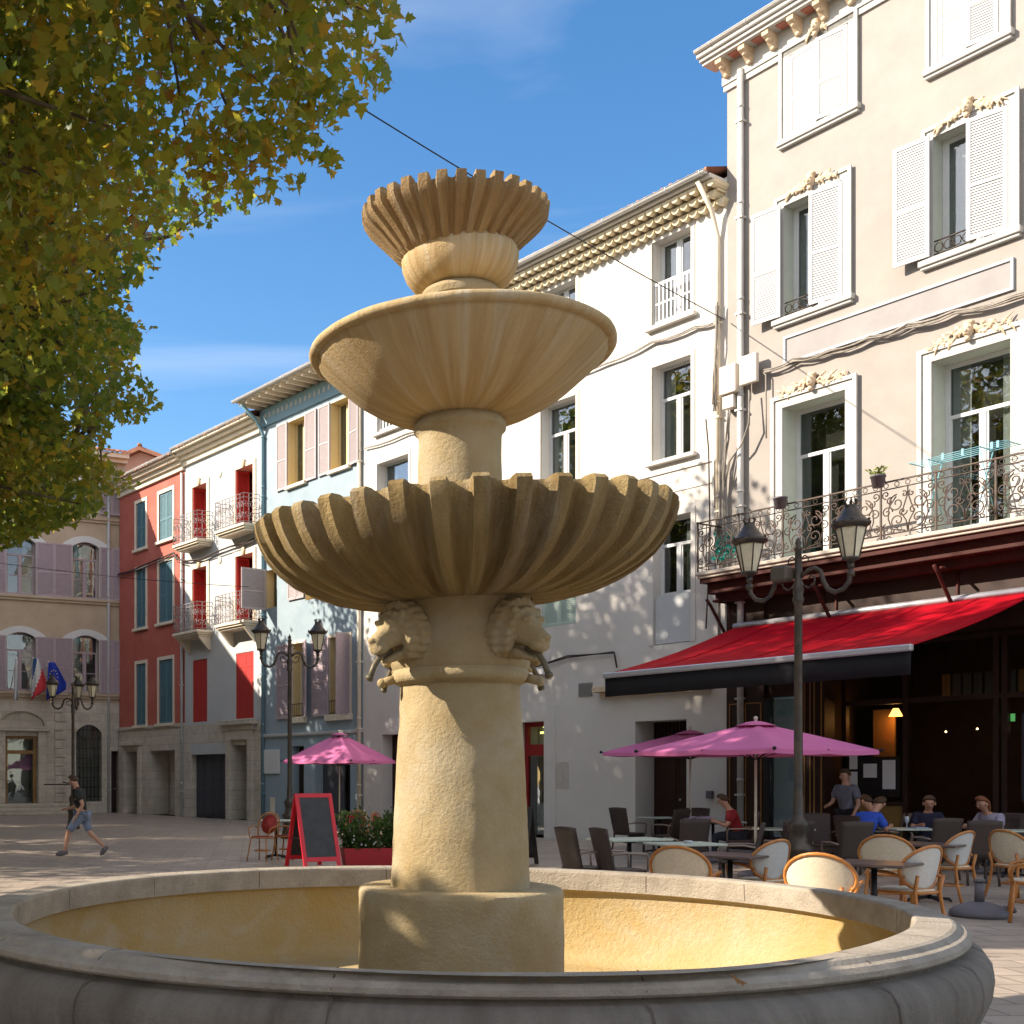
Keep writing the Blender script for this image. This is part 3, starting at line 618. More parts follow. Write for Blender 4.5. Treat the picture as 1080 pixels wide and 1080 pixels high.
def ironbalcony(root, a, b, z, prot, h=1.0, slabm=None, brackets=True, m_=None):
    mb = MB(); mb.box(a, b, -prot, .01, z-.10, z, .012); mb.box(a+.05, b-.05, -prot+.06, .01, z-.17, z-.101, .012); mb.box(a+.1, b-.1, -prot+.14, .01, z-.24, z-.171, .012)
    sl = mb.build('balcony', slabm or M['cream'], root)
    if brackets:
        for x in (a+.14, b-.26):
            q = MB(); q.add([(x, 0, z-.75), (x+.12, 0, z-.75), (x+.12, -.12, z-.7), (x, -.12, z-.7), (x, -prot+.15, z-.241), (x+.12, -prot+.15, z-.241), (x, 0, z-.241), (x+.12, 0, z-.241)], [(0, 1, 2, 3), (3, 2, 5, 4), (4, 5, 7, 6), (0, 3, 4, 6), (1, 7, 5, 2), (0, 6, 7, 1)], False); q.build('bracket', slabm or M['cream'], sl)
    mb = MB(); e = .04; rt = .014
    P = [(a+e, 0), (a+e, -prot+e), (b-e, -prot+e), (b-e, 0)]
    for zz in (z+.06, z+h*.86, z+h): mb.tube([(x, y, zz) for x, y in P[:2]], rt, 5); mb.tube([(x, y, zz) for x, y in P[1:3]], rt, 5); mb.tube([(x, y, zz) for x, y in P[2:]], rt, 5)
    def run(p, q):
        Ls = math.hypot(q[0]-p[0], q[1]-p[1]); n = max(1, round(Ls/.26)); d = ((q[0]-p[0])/Ls, (q[1]-p[1])/Ls)
        for i in range(n+1): x, y = p[0]+d[0]*Ls*i/n, p[1]+d[1]*Ls*i/n; mb.box(x-.01, x+.01, y-.01, y+.01, z, z+h)
        for i in range(n):
            x, y = p[0]+d[0]*Ls*(i+.5)/n, p[1]+d[1]*Ls*(i+.5)/n
            for cz, sg in ((z+h*.27, 1), (z+h*.64, -1)):
                for ph in (0, math.pi):
                    pts = []
                    for k in range(11):
                        t = k/10; an = ph+sg*t*4.2; rr = .105*(1-t*.75); pts.append((x+d[0]*rr*math.cos(an), y+d[1]*rr*math.cos(an), cz+rr*math.sin(an)*1.25))
                    mb.tube(pts, .011, 4)
    run(P[0], P[1]); run(P[1], P[2]); run(P[2], P[3])
    mb.build('railing', m_ or M['iron2'], sl)
    return sl
# ------------------------------------------------------------------ the row of houses
LINE_X0, LK = 27.43, .646            # facade line X + .646 Y = 27.43
def lp(px): k = (px-CX)/FP; Y = LINE_X0/(LK+k); return (k*Y, Y)
UU = (.5426, -.84)
def bldg(name, label, px0, px1, cat='house'):
    o = lp(px0); F = Fac(o, UU); e = thing(name, label, cat, (o[0], o[1], 0), F.ang); F.e = e; F.w = F.s(px1); return F
def eave_simple(F, z, out=.5, m_=None, a=0, b=None):
    b = F.w if b is None else b; m_ = m_ or M['cream']
    mb = MB(); mb.box(a, b, -.12, .0, z-.55, z-.35); mb.box(a, b, -.24, 0, z-.349, z-.2); mb.box(a, b, -.42, 0, z-.199, z-.08); mb.box(a, b, -out, 0, z-.079, z)
    return mb.build('cornice', m_, F.e)

# --- red house
F = bldg('red_house', 'narrow red stucco house with blue shutters, next to the town hall', 126, 195)
e = F.e; zt = F.z(126, 520)+.15
rows = [(F.z(167.5, 522), F.z(167.5, 572)), (F.z(163, 596), F.z(163, 659)), (F.z(161, 698), F.z(161, 764))]
cols = [(F.s(144), F.s(154)), (F.s(168), F.s(182.5))]
zg = F.z(160, 768)
holes = [(a, b, z0, z1, .12) for (z1, z0) in rows for a, b in cols]
wall(e, 'wall', 0, F.w, zg, zt, holes, M['red_wall'])
for (z1, z0) in rows:
    for a, b in cols:
        surround(e, a, b, z0, z1, .14, .03, M['cream'], sl=.12)
        mid = (a+b)/2
        shutter(e, a+.01, mid-a-.015, z0+.01, z1-.02, 0, M['blue_sh'], y=.06); shutter(e, b-.01, -(b-mid-.015), z0+.01, z1-.02, 0, M['blue_sh'], y=.06)
gh = [(F.s(134), F.s(147), 0, F.z(134, 793), .6), (F.s(159), F.s(185), 0, F.z(159, 792), .88)]
wall(e, 'ground_floor_wall', 0, F.w, 0, zg, gh, M['lime'], y=-.03, sides=False)
door(e, gh[0][0], gh[0][1], 0, gh[0][3], .55, M['brown'], leaves=1)
door(e, gh[1][0]+1.1, gh[1][1]-.02, 0, gh[1][3], .78, M['brown'], leaves=1)
mb = MB()
for a, b, c, d, _ in gh[:1]: mb.box(a-.25, a-.01, -.12, -.03, 0, d+.1); mb.box(b+.01, b+.25, -.12, -.03, 0, d+.1); mb.box(a-.3, b+.3, -.25, -.03, d+.25, d+.42, .02); mb.box(a-.25, b+.25, -.12, -.03, d+.101, d+.249)
mb.build('door_surround', M['lime'], e)
mb = MB(); mb.box(0, F.w, -.08, 0, zg-.02, zg+.12); mb.build('string_course', M['lime'], e)
eave_simple(F, zt+.15, .55); roof(e, -.1, F.w, zt+.16, out=.65); gutter(e, -.1, F.w, zt+.22, .62)
pipe(e, F.w-.12, 0, zt-.5, .055, M['pale_wall'])
# --- pale house with red shutters
F = bldg('pale_house', 'pale grey stucco house with red shutters and four little iron balconies', 195, 276)
e = F.e; zt = F.z(196, 484)+.1
colsr = [(F.s(203.5), F.s(218.5)), (F.s(249), F.s(267.5))]
r1 = (F.z(203, 515), F.z(203, 576)); r2 = (F.z(203, 601), F.z(203, 669)); r3 = (F.z(202.5, 697), F.z(202.5, 762)); zg = F.z(203, 765)
holes = [(a, b, z0, z1, .55 if k < 2 else .1) for k, (z1, z0) in enumerate((r1, r2, r3)) for a, b in colsr]
wall(e, 'wall', 0, F.w, zg, zt, holes, M['pale_wall'], rev=M['salmon'])
for k, (z1, z0) in enumerate((r1, r2, r3)):
    for a, b in colsr:
        if k < 2:
            surround(e, a, b, z0, z1, .17, .04, M['cream'], sill=False)
            window(e, a, b, z0, z1, .5, M['red_sh'], fw=.05)
            shutter(e, a+.03, .5, z0+.05, z1-.03, -82, M['red_sh'], y=.0, solid=False)
            ironbalcony(e, a-.42, b+.42, z0, .70, 1.05, brackets=k == 1, m_=M['iron3'])
            q = MB(); q.ball(((a+b)/2, -.06, z1+.13), (.12, .06, .17), 8, 6); q.build('keystone', M['orn'], e)
        else:
            mid = (a+b)/2
            shutter(e, a+.01, mid-a-.015, z0, z1-.02, 0, M['red_sh'], y=.05, solid=True); shutter(e, b-.01, -(b-mid-.015), z0, z1-.02, 0, M['red_sh'], y=.05, solid=True)
gh = [(F.s(202.5), F.s(239), 0, F.z(202, 796), .3), (F.s(246), F.s(264), 0, F.z(246, 786), .88)]
wall(e, 'ground_floor_wall', 0, F.w, 0, zg, gh, M['lime'], y=-.03, sides=False)
door(e, gh[0][0], gh[0][1], 0, gh[0][3], .2, M['grey_door'], 'garage_door', 4, False)
door(e, gh[1][0]+.5, gh[1][1]-.02, 0, gh[1][3], .78, M['brown'], leaves=1)
mb = MB(); a, b, c, d, _ = gh[0]; mb.box(a, b+.3, -.06, -.031, d, d+.4); mb.build('lintel', M['pale_wall'], e)
mb = MB(); a, b, c, d, _ = gh[1]; mb.box(a-.3, a-.01, -.16, -.03, 0, d+.2); mb.box(b+.01, b+.3, -.16, -.03, 0, d+.2); mb.box(a-.6, b+.55, -.35, -.03, zg-.12, zg+.08, .02); mb.box(a-.5, b+.45, -.22, -.03, zg-.3, zg-.121, .02); mb.box(a-.3, b+.3, -.16, -.03, d+.201, zg-.301); mb.build('door_surround', M['lime'], e)
for px, py in ((232, 500), (232, 591)):
    q = MB(); q.lathe([(0, -.03), (.1, -.03), (.14, 0)], 14); q.v = [(x+F.s(px), z_-.02, F.z(px, py)+y_) for x, y_, z_ in q.v]; q.build('wall_roundel', M['cream'], e)
eave_simple(F, zt+.15, .6); roof(e, 0, F.w, zt+.16, out=.65); gutter(e, 0, F.w, zt+.22, .62)
# --- blue house
F = bldg('blue_house', 'pale blue stucco house with pink grey louvred shutters and a deep wooden eave', 276, 383)
e = F.e; zt = F.z(276, 430)
o1 = [(F.s(304), F.s(322.5)), (F.s(349), F.s(369))]
A = (F.z(304, 446), F.z(304, 513.6)); B = (F.z(348, 600), F.z(304, 638)); 
B = (F.z(282, 602), F.z(282, 642)); C = (F.z(348, 673), F.z(348, 754))
o2 = [(F.s(281), F.s(292)), (F.s(322), F.s(333))]; o3 = [(F.s(309), F.s(321)), (F.s(348), F.s(369))]
zg = F.z(300, 776)
holes = [(a, b, A[1], A[0], .35) for a, b in o1]+[(a, b, B[1], B[0], .3) for a, b in o2]+[(a, b, C[1], C[0], .35) for a, b in o3]
wall(e, 'wall', 0, F.w, zg, zt, holes, M['blue_wall'], rev=M['yellow'])
for (a, b) in o1: window(e, a, b, A[1], A[0], .3, M['yellow'], fw=.06, mull=True); 
for (a, b) in o1:
    wd = (b-a)*.62; shutter(e, a-.01, -wd, A[1]-.05, A[0]+.05, 0, M['pinkgrey']); shutter(e, b+.01, wd, A[1]-.05, A[0]+.05, 0 if a < 2 else 10, M['pinkgrey'])
    surround(e, a, b, A[1], A[0], .02, .02, M['cream'], sl=.12)
for k, (a, b) in enumerate(o2):
    window(e, a, b, B[1], B[0], .25, M['yellow'], mull=False)
    if k == 0:
        shutter(e, a-.01, -1.0, B[1]-.05, B[0]+.05, 88, M['pinkgrey'], lab='shutter swung straight out from the wall')
        q0 = F.s(304.5); q1 = F.s(313); q2 = F.s(321.5)
        shutter(e, q0, q1-q0-.01, F.z(304, 634), F.z(304, 600), 0, M['pinkgrey']); shutter(e, q2, -(q2-q1-.01), F.z(304, 634), F.z(304, 600), 0, M['pinkgrey'])
for k, (a, b) in enumerate(o3):
    window(e, a, b, C[1], C[0], .3, M['cream'], fw=.06, transom=None, bars=2)
    wd = .95; shutter(e, a-.01, -wd if k == 0 else -wd, C[1]-.03, C[0]+.03, 0, M['mauve'])
    shutter(e, b+.01, .5 if k == 0 else .75, C[1]-.03, C[0]+.03, 25 if k == 0 else 70, M['mauve'])
    surround(e, a, b, C[1], C[0], .1, .03, M['cream'], sl=.2)
    q = MB()
    for zz in (C[1]+.05, C[1]+.45): q.tube([(a, -.02, zz), (b, -.02, zz)], .015, 5)
    n = int((b-a)/.11)
    for i in range(n+1): x = a+(b-a)*i/n; q.tube([(x, -.02, C[1]+.05), (x, -.02, C[1]+.45)], .009, 4)
    q.build('window_guard', M['iron'], e)
gh = [(F.s(308), F.s(321), 0, F.z(308, 787), .4), (F.s(333), F.s(370), 0, F.z(333, 792), .5)]
wall(e, 'ground_floor_wall', 0, F.w, 0, zg, gh, M['blue_wall'], y=-.02, sides=False)
door(e, gh[0][0], gh[0][1], 0, gh[0][3], .3, M['brown'], leaves=1)
a, b, c, d, _ = gh[1]; mb = MB(); mb.box(a, a+(b-a)*.62, .3, .36, 0, d); mb.build('closed_panel', M['grey_door'], e); door(e, a+(b-a)*.63, b, 0, d, .42, M['dark'], leaves=1)
mb = MB(); mb.box(F.s(279), F.s(296), -.08, -.021, F.z(279, 816), F.z(279, 791), .01); mb.build('blank_sign_board', M['white_p'], e)
mb = MB(); mb.box(F.s(286), F.s(291), -.05, -.021, F.z(286, 857), F.z(286, 841), .01); mb.build('meter_box', M['cream'], e)
mb = MB(); mb.box(0, F.w, -.10, -.0, zg-.03, zg+.08, .02); mb.build('string_course', M['trim'], e)
# eave: sloping boards on rafters with a pierced frieze
mb = MB(); mb.box(-.15, F.w+.2, -1.0, 0, zt+.02, zt+.06)
x = 0
while x < F.w+.15: mb.box(x, x+.09, -.95, 0, zt-.12, zt+.019); x += .42
mb.build('eave', M['cream'], e)
mb = MB(); mb.box(-.05, F.w, -.07, 0, zt-.75, zt-.13); mb.build('frieze', mat('blue_frieze', (.20, .33, .40), .8), e)
x = .3; q = MB()
while x < F.w-.2: q.box(x, x+.11, -.085, -.071, zt-.50, zt-.33); x += .27
q.build('frieze_pattern', M['trim'], e)
roof(e, -.2, F.w+.3, zt+.07, out=1.05); gutter(e, -.2, F.w+.3, zt+.08, 1.08)
pipe(e, .2, 0, zt-1.0, .06, mat('blue_pipe', (.16, .30, .36), .6), top=(0, .9, .9)); pipe(e, F.w-.1, 0, zt-.4, .07, M['cream'], name='downpipe')

# --- cable strung along the red and pale houses
def cab(label, pts, r=.035):
    mb = MB(); P = []
    for px, py in pts: x, y = lp(px); P.append((x+UU[1]*.12, y-UU[0]*.12, HC+(HY-py)/FP*y))
    mb.tube(P, r, 6); mb.tube([(x, y, z-.09+.05*math.sin(i*2)) for i, (x, y, z) in enumerate(P)], r*.6, 5)
    tag(mb.build('facade_cable', M['iron']), label, 'cable')
cab('dark sagging cable fixed across the red and pale house fronts', [(127, 606), (140, 603), (155, 596), (170, 590), (186, 583), (190, 590), (200, 592), (215, 590), (232, 582), (245, 577), (262, 573), (275, 566)])
# --- white building
F = bldg('white_building', 'long white stucco building with tiled scalloped eave behind the fountain', 383, 767, 'building')
e = F.e; FW = F
zt = F.z(767, 191)+.1
R1 = (F.z(688, 257), F.z(688, 346)); R2 = (F.z(684.5, 389.4), F.z(684.5, 489.4)); R3 = (F.z(688, 549), F.z(688, 629))
c1 = (F.s(689), F.s(729)); c2 = (F.s(571.5), F.s(607.5)); c3 = (F.s(399), F.s(431))
cm = tuple((a+b)/2 for a, b in zip(c2, c3))
wd = c1[1]-c1[0]
cm = ((c2[0]+c3[0])/2, (c2[0]+c3[0])/2+wd)
holes = []
for c in (c1, c2, cm, c3):
    for r in (R1, R2): holes.append((c[0], c[1], r[1], r[0], .32))
low = F.z(690, 681)
holes.append((c1[0], c1[1], low, R3[0], .32)); holes.append((c2[0], c2[1], F.z(572, 662), R3[0]-.2, .1)); holes.append((cm[0], cm[1], R3[1], R3[0], .32)); holes.append((c3[0], c3[1], R3[1], R3[0], .32))
gd = [(F.s(543.5), F.s(575), .0, F.z(545, 762), .85), (F.s(670), F.s(724), 0, F.z(670, 761), .75), (F.s(403), F.s(440), 0, F.z(403, 775), .5)]
wall(e, 'wall', 0, F.w, 0, zt, holes+gd, M['white_wall'])
for c in (c1, c2, cm, c3):
    for k, r in enumerate((R1, R2)):
        a, b = c; window(e, a, b, r[1], r[0], .27, transom=(r[1]+(r[0]-r[1])*(.66 if k else .62)) if k else None, fw=.06)
        surround(e, a, b, r[1], r[0], .10, .02, M['white_wall'], sl=.1)
        q = MB(); q.box(a-.02, a, -.045, -.0205, r[1], r[0]); q.build('edge_strip', M['cable'], e)
        if k == 0:
            q = MB(); z0 = r[1]
            q.box(a, b, .02, .06, z0+.95, z0+1.02); q.box(a, b, .02, .06, z0+.06, z0+.11); q.box(a, b, .025, .055, z0+.5, z0+.54)
            n = 9
            for i in range(n+1): x = a+.03+(b-a-.06)*i/n; q.box(x-.025, x+.025, .03, .05, z0+.02, z0+.95)
            q.build('balustrade', M['white_p'], e)
# first floor right: window above a pale panel
window(e, c1[0], c1[1], R3[1], R3[0], .27, transom=R3[1]+(R3[0]-R3[1])*.66)
mb = MB(); mb.box(c1[0]+.02, c1[1]-.02, .04, .09, low+.02, R3[1]-.02, .01); mb.build('panel_below_window', M['pale_wall'], e)
a, b = c2; mid = (a+b)/2; zz = F.z(572, 662)
shutter(e, a+.01, mid-a-.01, zz+.01, R3[0]-.25, 0, M['green_sh'], y=.05); shutter(e, b-.01, -(b-mid-.01), zz+.01, R3[0]-.25, 0, M['green_sh'], y=.05)
for c in (cm, c3): window(e, c[0], c[1], R3[1], R3[0], .27, transom=R3[1]+(R3[0]-R3[1])*.66)
for c in (c1, cm, c3): surround(e, c[0], c[1], R3[1] if c is not c1 else low, R3[0], .12, .02, M['white_wall'], sill=c is not c1)
# mouldings under the second-floor windows
mb = MB()
for c in (c1,): mb.box(c[0]-.5, c[1]+.65, -.035, 0, R2[1]-.32, R2[1]-.28); mb.box(c[1]+.6, c[1]+.64, -.06, 0, R2[1]-1.35, R2[1]-.33)
mb.box(c1[0]-.4, c1[1]+.9, -.02, 0, R3[0]+.55, R3[0]+.58)
mb.build('wall_moulding', M['white_wall'], e)
# genoise: three rows of half tiles
def genoise(F, s0, s1, ztop, rows=3):
    mb = MB(); per = .235; rh = .165; n = 6
    for k in range(rows):
        z0 = ztop-rh*(rows-k); o = .17*(k+1); x = s0+(per/2 if k % 2 else 0)
        mb.box(s0, s1, -o+.03, 0, z0+rh*.72, z0+rh)
        while x < s1-per*.5:
            vs = []; 
            for yy in (-o, .0):
                for i in range(n+1): an = math.pi*i/n; vs.append((x+per/2-per*.47*math.cos(an), yy, z0+rh*.85-.14*math.sin(an)))
            fs = [(i, i+1, n+2+i, n+1+i) for i in range(n)]+[tuple(range(n+1))]
            mb.add(vs, fs, False); x += per
    return mb.build('scalloped_eave', M['gen'], F.e)
genoise(F, -.05, F.w-.02, zt-.15); 
mb = MB(); mb.box(-.05, F.w-.02, -.60, 0, zt-.149, zt-.06); mb.build('eave_board', M['white_wall'], e)
roof(e, -.1, F.w-.03, zt-.05, out=.72); gutter(e, -.1, F.w-.05, zt-.02, .70, .08)
pipe(e, F.w-.18, 6.5, zt-1.3, .05, M['cream'], top=(-.12, .55, 1.15))
# ground floor details
a, b, c, d, _ = gd[0]
mb = MB(); mb.box(a-.02, a+.12, .35, .45, 0, d); mb.box(b-.1, b, .35, .45, 0, d); mb.box(a+.12, b-.1, .35, .45, d-.12, d); mb.box(a+.12, b-.1, .35, .45, 2.15, 2.45)
fr = mb.build('shop_door', mat('red_door_frame', (.30, .015, .015), .5), e)
g_ = MB(); g_.box(a+.12, b-.1, .39, .41, .05, 2.15); g_.build('pane', M['glass2'], fr)
mb = MB(); mb.box(a+.3, b-.15, .70, .74, .9, 2.1); mb.build('shop_back_panel', mat('olive_wall', (.10, .085, .02), .8), e)
mb = MB(); mb.box(b-.75, b-.15, .6, .62, d-.30, d-.24); mb.box(b-.6, b-.15, .55, .57, d-.14, d-.1); mb.build('shop_strip_light', emis('shop_light', (.75, .9, .25), 1.0), e)
surround(e, a, b, 0, d, .38, .05, M['white_wall'], sill=False, name='door_surround')
a, b, c, d, _ = gd[1]; door(e, a, b, 0, d-.45, .68, M['brown']); mb = MB(); mb.box(a, b, .68, .72, d-.44, d); 
for i in range(14): x = a+(b-a)*(i+.5)/14; mb.box(x-.012, x+.012, .64, .68, d-.42, d-.02)
mb.build('door_fanlight', M['brown'], e)
a, b, c, d, _ = gd[2]; door(e, a, b, 0, d, .4, M['brown'])
mb = MB(); z = F.z(634, 731); mb.box(F.s(632), F.w-.35, -.28, 0, z, z+.14, .015); mb.box(F.s(636), F.w-.4, -.14, 0, z-.13, z-.001, .015); mb.build('ledge', M['orn'], e)
mb = MB(); a, b, c, d = F.s(610.5), F.s(625), F.z(610, 735), F.z(610, 721); mb.box(a, b, -.02, 0, c, d)
for i in range(7): zz = c+(d-c)*(i+.5)/7; mb.box(a+.02, b-.02, -.035, -.021, zz-.015, zz+.008)
mb.build('vent_grille', mat('vent_grey', (.25, .24, .22), .6), e)
mb = MB(); mb.box(F.s(584), F.s(600), -.012, 0, F.z(584, 831), F.z(584, 804)); mb.build('faded_poster', mat('poster', (.52, .48, .42), .8, (.42, .38, .34), 9, .5), e)
mb = MB(); mb.box(F.s(562), F.s(578), -.2, 0, F.z(562, 713), F.z(562, 707), .01); mb.build('strip_lamp', M['white_p'], e)
mb = MB(); mb.box(F.s(747), F.s(753), -.1, 0, F.z(747, 842), F.z(747, 834), .01); mb.build('letter_box', M['pot'], e)
# cables on the front
def bundle(F, pts, name='cable_bundle', n=4, r=.018, m_=None, sag=.05, parent=None, jit=.03):
    mb = MB(); rs = random.Random(len(pts)*7+n)
    for k in range(n):
        P = []
        for i, (s_, o_, z_) in enumerate(pts):
            P.append((s_+rs.uniform(-jit, jit)*.5, -o_-rs.uniform(0, jit), z_+rs.uniform(-jit, jit)))
        Q = []
        for i in range(len(P)-1):
            for t in (0, .33, .66): Q.append(tuple(P[i][j]+(P[i+1][j]-P[i][j])*t-(sag*4*t*(1-t) if j == 2 else 0) for j in range(3)))
        Q.append(P[-1]); mb.tube(Q, r, 6)
    return mb.build(name, m_ or M['cable'], parent or F.e)
def fp(F, px, py, o=.06): return (F.s(px), o, F.z(px, py))
bundle(F, [fp(F, *p) for p in ((386, 474), (430, 458), (470, 443), (530, 421), (585, 403), (640, 385), (690, 362), (735, 346), (763, 337))], n=4)
bundle(F, [fp(F, *p) for p in ((556, 706), (600, 693), (650, 689), (653, 705))], n=2, m_=M['iron'], sag=0)
bundle(F, [(F.w-.15-.02*k, .14, z) for k, z in enumerate((12.1, 11.2, 10.4, 9.8))], n=4, sag=0, jit=.09)
bundle(F, [(F.w-.12, .1, z) for z in (8.6, 7.4, 6.2, 4.5)], n=4, sag=0, jit=.05)
bundle(F, [(F.w-.32, .1, z) for z in (9.7, 8.8, 8.1, 7.2, 6.2, 4.8)], n=1, sag=0, jit=.16, m_=M['iron'])

# --- grey pink building with the cafe
o = lp(767); FG = F = Fac(o, (.521, -.854)); GW = 13.0
e = F.e = thing('cafe_building', 'tall grey pink stucco building with white shutters and a cafe on the ground floor', 'building', (o[0], o[1], 0), F.ang)
s, zf = F.s, F.z
ztop = zf(768, 70)
zbal = 6.05
winA = (s(833), s(896), zf(833, 146), zf(833, 60)); winB = (s(990), s(1055), zf(990, 70), zf(990, 70)+winA[3]-winA[2])
winC = (s(828), s(889.5), zf(828, 336), zf(828, 218)); winD = (s(985.5), s(1064), zf(985, 273), zf(985, 146))
dE = (s(826.6), s(893), zbal, zf(826.6, 430.7)); dF = (s(984), s(1067.4), zbal, zf(984, 382))
hw = 3.08; extra = []
for base in (dF[0]+3.35, dF[0]+6.4): extra.append(base)
holes = [(*h, .35) for h in (winA, winB, winC, winD)]+[(*h, .5) for h in (dE, dF)]
for b0 in extra: holes += [(b0, b0+1.35, winD[2], winD[3], .35), (b0, b0+1.35, zbal, dF[3], .5)]
zs = 5.75
wall(e, 'wall', 0, GW, zs, ztop, holes, M['gray_wall'], rev=M['trimg'])
# shutters and windows
def gw(h, sh, st='half'):
    a, b, c, d = h
    surround(e, a, b, c, d, .19, .05, M['trim'], sill=True, step=True, sl=.12)
    window(e, a, b, c, d, .28, transom=None, fw=.08)
    mid = (a+b)/2
    if st == 'closed': shutter(e, a+.02, mid-a-.02, c+.02, d-.03, 4, M['white_p'], y=-.02); shutter(e, b-.02, -(b-mid-.03), c+.02, d-.03, 10, M['white_p'], y=-.02)
    else:
        shutter(e, a-.02, -(mid-a), c+.02, d+.02, 5, M['white_p'], y=-.12); shutter(e, b-.0, -(mid-a), c+.02, d-.03, 12, M['white_p'], y=-.03)
        q = MB(); z0 = c+.02
        q.tube([(a, -.0, z0+.3), (mid+.1, -.0, z0+.3)], .015, 5); q.tube([(a, 0, z0+.05), (mid+.1, 0, z0+.05)], .015, 5)
        x = a+.08
        while x < mid+.1:
            q.tube([(x+.08*math.cos(t*.9), 0, z0+.17+.09*math.sin(t*.9)) for t in range(8)], .012, 4); x += .17
        q.build('window_guard', M['iron'], e)
gw(winA, 1, 'closed'); gw(winB, 1, 'closed'); gw(winC, 1); gw(winD, 1)
for b0 in extra: gw((b0, b0+1.35, winD[2], winD[3]), 1)
rs = random.Random(5)
def carving(x, z, w_, h, big=True, y=-.05):
    mb = MB()
    mb.ball((x, y-.06, z+.02), (.095, .10, .14), 12, 10); mb.ball((x, y-.15, z-.01), (.03, .045, .04), 8, 6); mb.ball((x, y-.09, z-.14), (.055, .06, .05), 8, 6); mb.ball((x, y-.04, z+.15), (.11, .09, .06), 10, 7); mb.tube([(x-.05, y-.14, z-.055), (x, y-.155, z-.06), (x+.05, y-.14, z-.055)], .012, 6)
    for sg in (-1, 1):
        mb.ball((x+sg*.04, y-.145, z+.055), (.024, .02, .014), 8, 6)
        for i in range(24 if big else 5):
            t = (i+.5)/(24 if big else 5); xx = x+sg*(.12+t*w_/2); zz = z+.02-t*.10+rs.uniform(-.09, .09)*(1-t*.4)*(h/.4)
            d = Vector((sg*rs.uniform(.02, .09), -.02, rs.uniform(-.09, .09)))
            p = Vector((xx, y-.01, zz)); mb.tube([p-d, p+Vector((0, -.04, .01)), p+d, p+d*1.6+Vector((0, .03, -.02))], [.012, .032*(1-t*.4), .024*(1-t*.3), .006], 6)
            if rs.random() < .6: mb.ball((xx, y-.05, zz-.03), rs.uniform(.018, .036)*(1-t*.4), 7, 5)
    o_ = mb.build('carved_ornament', M['orn'], e)
    r_ = o_.modifiers.new('r', 'REMESH'); r_.mode = 'VOXEL'; r_.voxel_size = .011; r_.use_smooth_shade = True
for h, ww, big in ((winA, .1, False), (winB, .1, False), (winC, .9, True), (winD, .9, True)): carving((h[0]+h[1])/2, h[3]+.22, ww, .25, big)
for h in [dE, dF]+[(b0, b0+1.35, zbal, dF[3]) for b0 in extra]:
    a, b, c, d = h
    surround(e, a, b, c, d, .24, .06, M['trim'], sill=False, step=True, name='door_surround')
    window(e, a, b, c, d, .42, transom=c+(d-c)*.70, fw=.09, name='balcony_door')
    carving((a+b)/2, d+.34, 1.25, .5)
# recessed sign band
mb = MB(); a, b, c, d = s(829.7), s(1067), zf(829.7, 382), zf(829.7, 358)
mb.box(a, b, -.02, 0, c, d); mb.build('sign_band', mat('faded_sign_paint', (.40, .385, .375), .85, (.35, .33, .32), 1.5, .5, drip=.2), e)
mb = MB(); t = .05; mb.box(a-t, b+t, -.05, -.0, c-t, c-.001); mb.box(a-t, b+t, -.05, 0, d+.001, d+t); mb.box(a-t, a-.001, -.05, 0, c, d); mb.box(b+.001, b+t, -.05, 0, c, d); mb.build('sign_band_frame', mat('blue_grey_frame', (.40, .43, .46), .7), e)
# cornice with brackets
mb = MB(); mb.box(-.06, GW, -.05, 0, ztop-.55, ztop-.42); mb.box(-.08, GW, -.08, .0, ztop-.419, ztop+.02)
mb.box(-.30, GW, -.46, .0, ztop+.021, ztop+.09); mb.box(-.34, GW, -.52, .0, ztop+.091, ztop+.17, .01); mb.box(-.38, GW, -.58, 0, ztop+.171, ztop+.29, .02)
mb.build('cornice', M['trim'], e)
x = .0; k = 0
while x < GW-.3:
    q = MB(); q.add([(x, -.08, ztop-.30), (x+.15, -.08, ztop-.30), (x+.15, -.14, ztop-.28), (x, -.14, ztop-.28), (x, -.26, ztop-.15), (x+.15, -.26, ztop-.15), (x, -.42, ztop-.08), (x+.15, -.42, ztop-.08), (x, -.43, ztop+.02), (x+.15, -.43, ztop+.02), (x, -.08, ztop+.02), (x+.15, -.08, ztop+.02)],
        [(0, 1, 2, 3), (3, 2, 5, 4), (4, 5, 7, 6), (6, 7, 9, 8), (8, 9, 11, 10), (0, 3, 4, 6, 8, 10), (1, 11, 9, 7, 5, 2)], False)
    q.ball((x+.075, -.29, ztop-.14), (.06, .06, .05), 8, 6); q.ball((x+.075, -.14, ztop-.27), (.06, .045, .05), 8, 6)
    q.build('cornice_bracket', M['orn'], e); x += .58
for i in range(18):
    x = .28+.58*i; q = MB(); q.box(x, x+.2, -.36, -.12, ztop-.0, ztop+.0205); q.build('soffit_panel', mat('soffit', (.42, .16, .12), .8) if i == 0 else bpy.data.materials['soffit'], e)
roof(e, -.3, GW, ztop+.30, out=.5, back=9); gutter(e, -.38, GW, ztop+.33, .60, .06)
pipe(e, s(784), 0.2, ztop-.3, .07, M['zinc'], out=.1, name='downpipe')
for px, py, w_ in ((776, 402, .42), (797, 391, .42)):
    q = MB(); x = s(px); z = zf(px, py); q.box(x-w_/2, x+w_/2, -.3 if px < 790 else -.28, -.02 if px < 790 else -.17, z-.32, z+.30, .015); q.box(x-w_/2+.05, x+w_/2-.1, -.24, -.02, z-.62, z-.33) if px < 790 else None; q.build('cable_cabinet', M['box'], e)
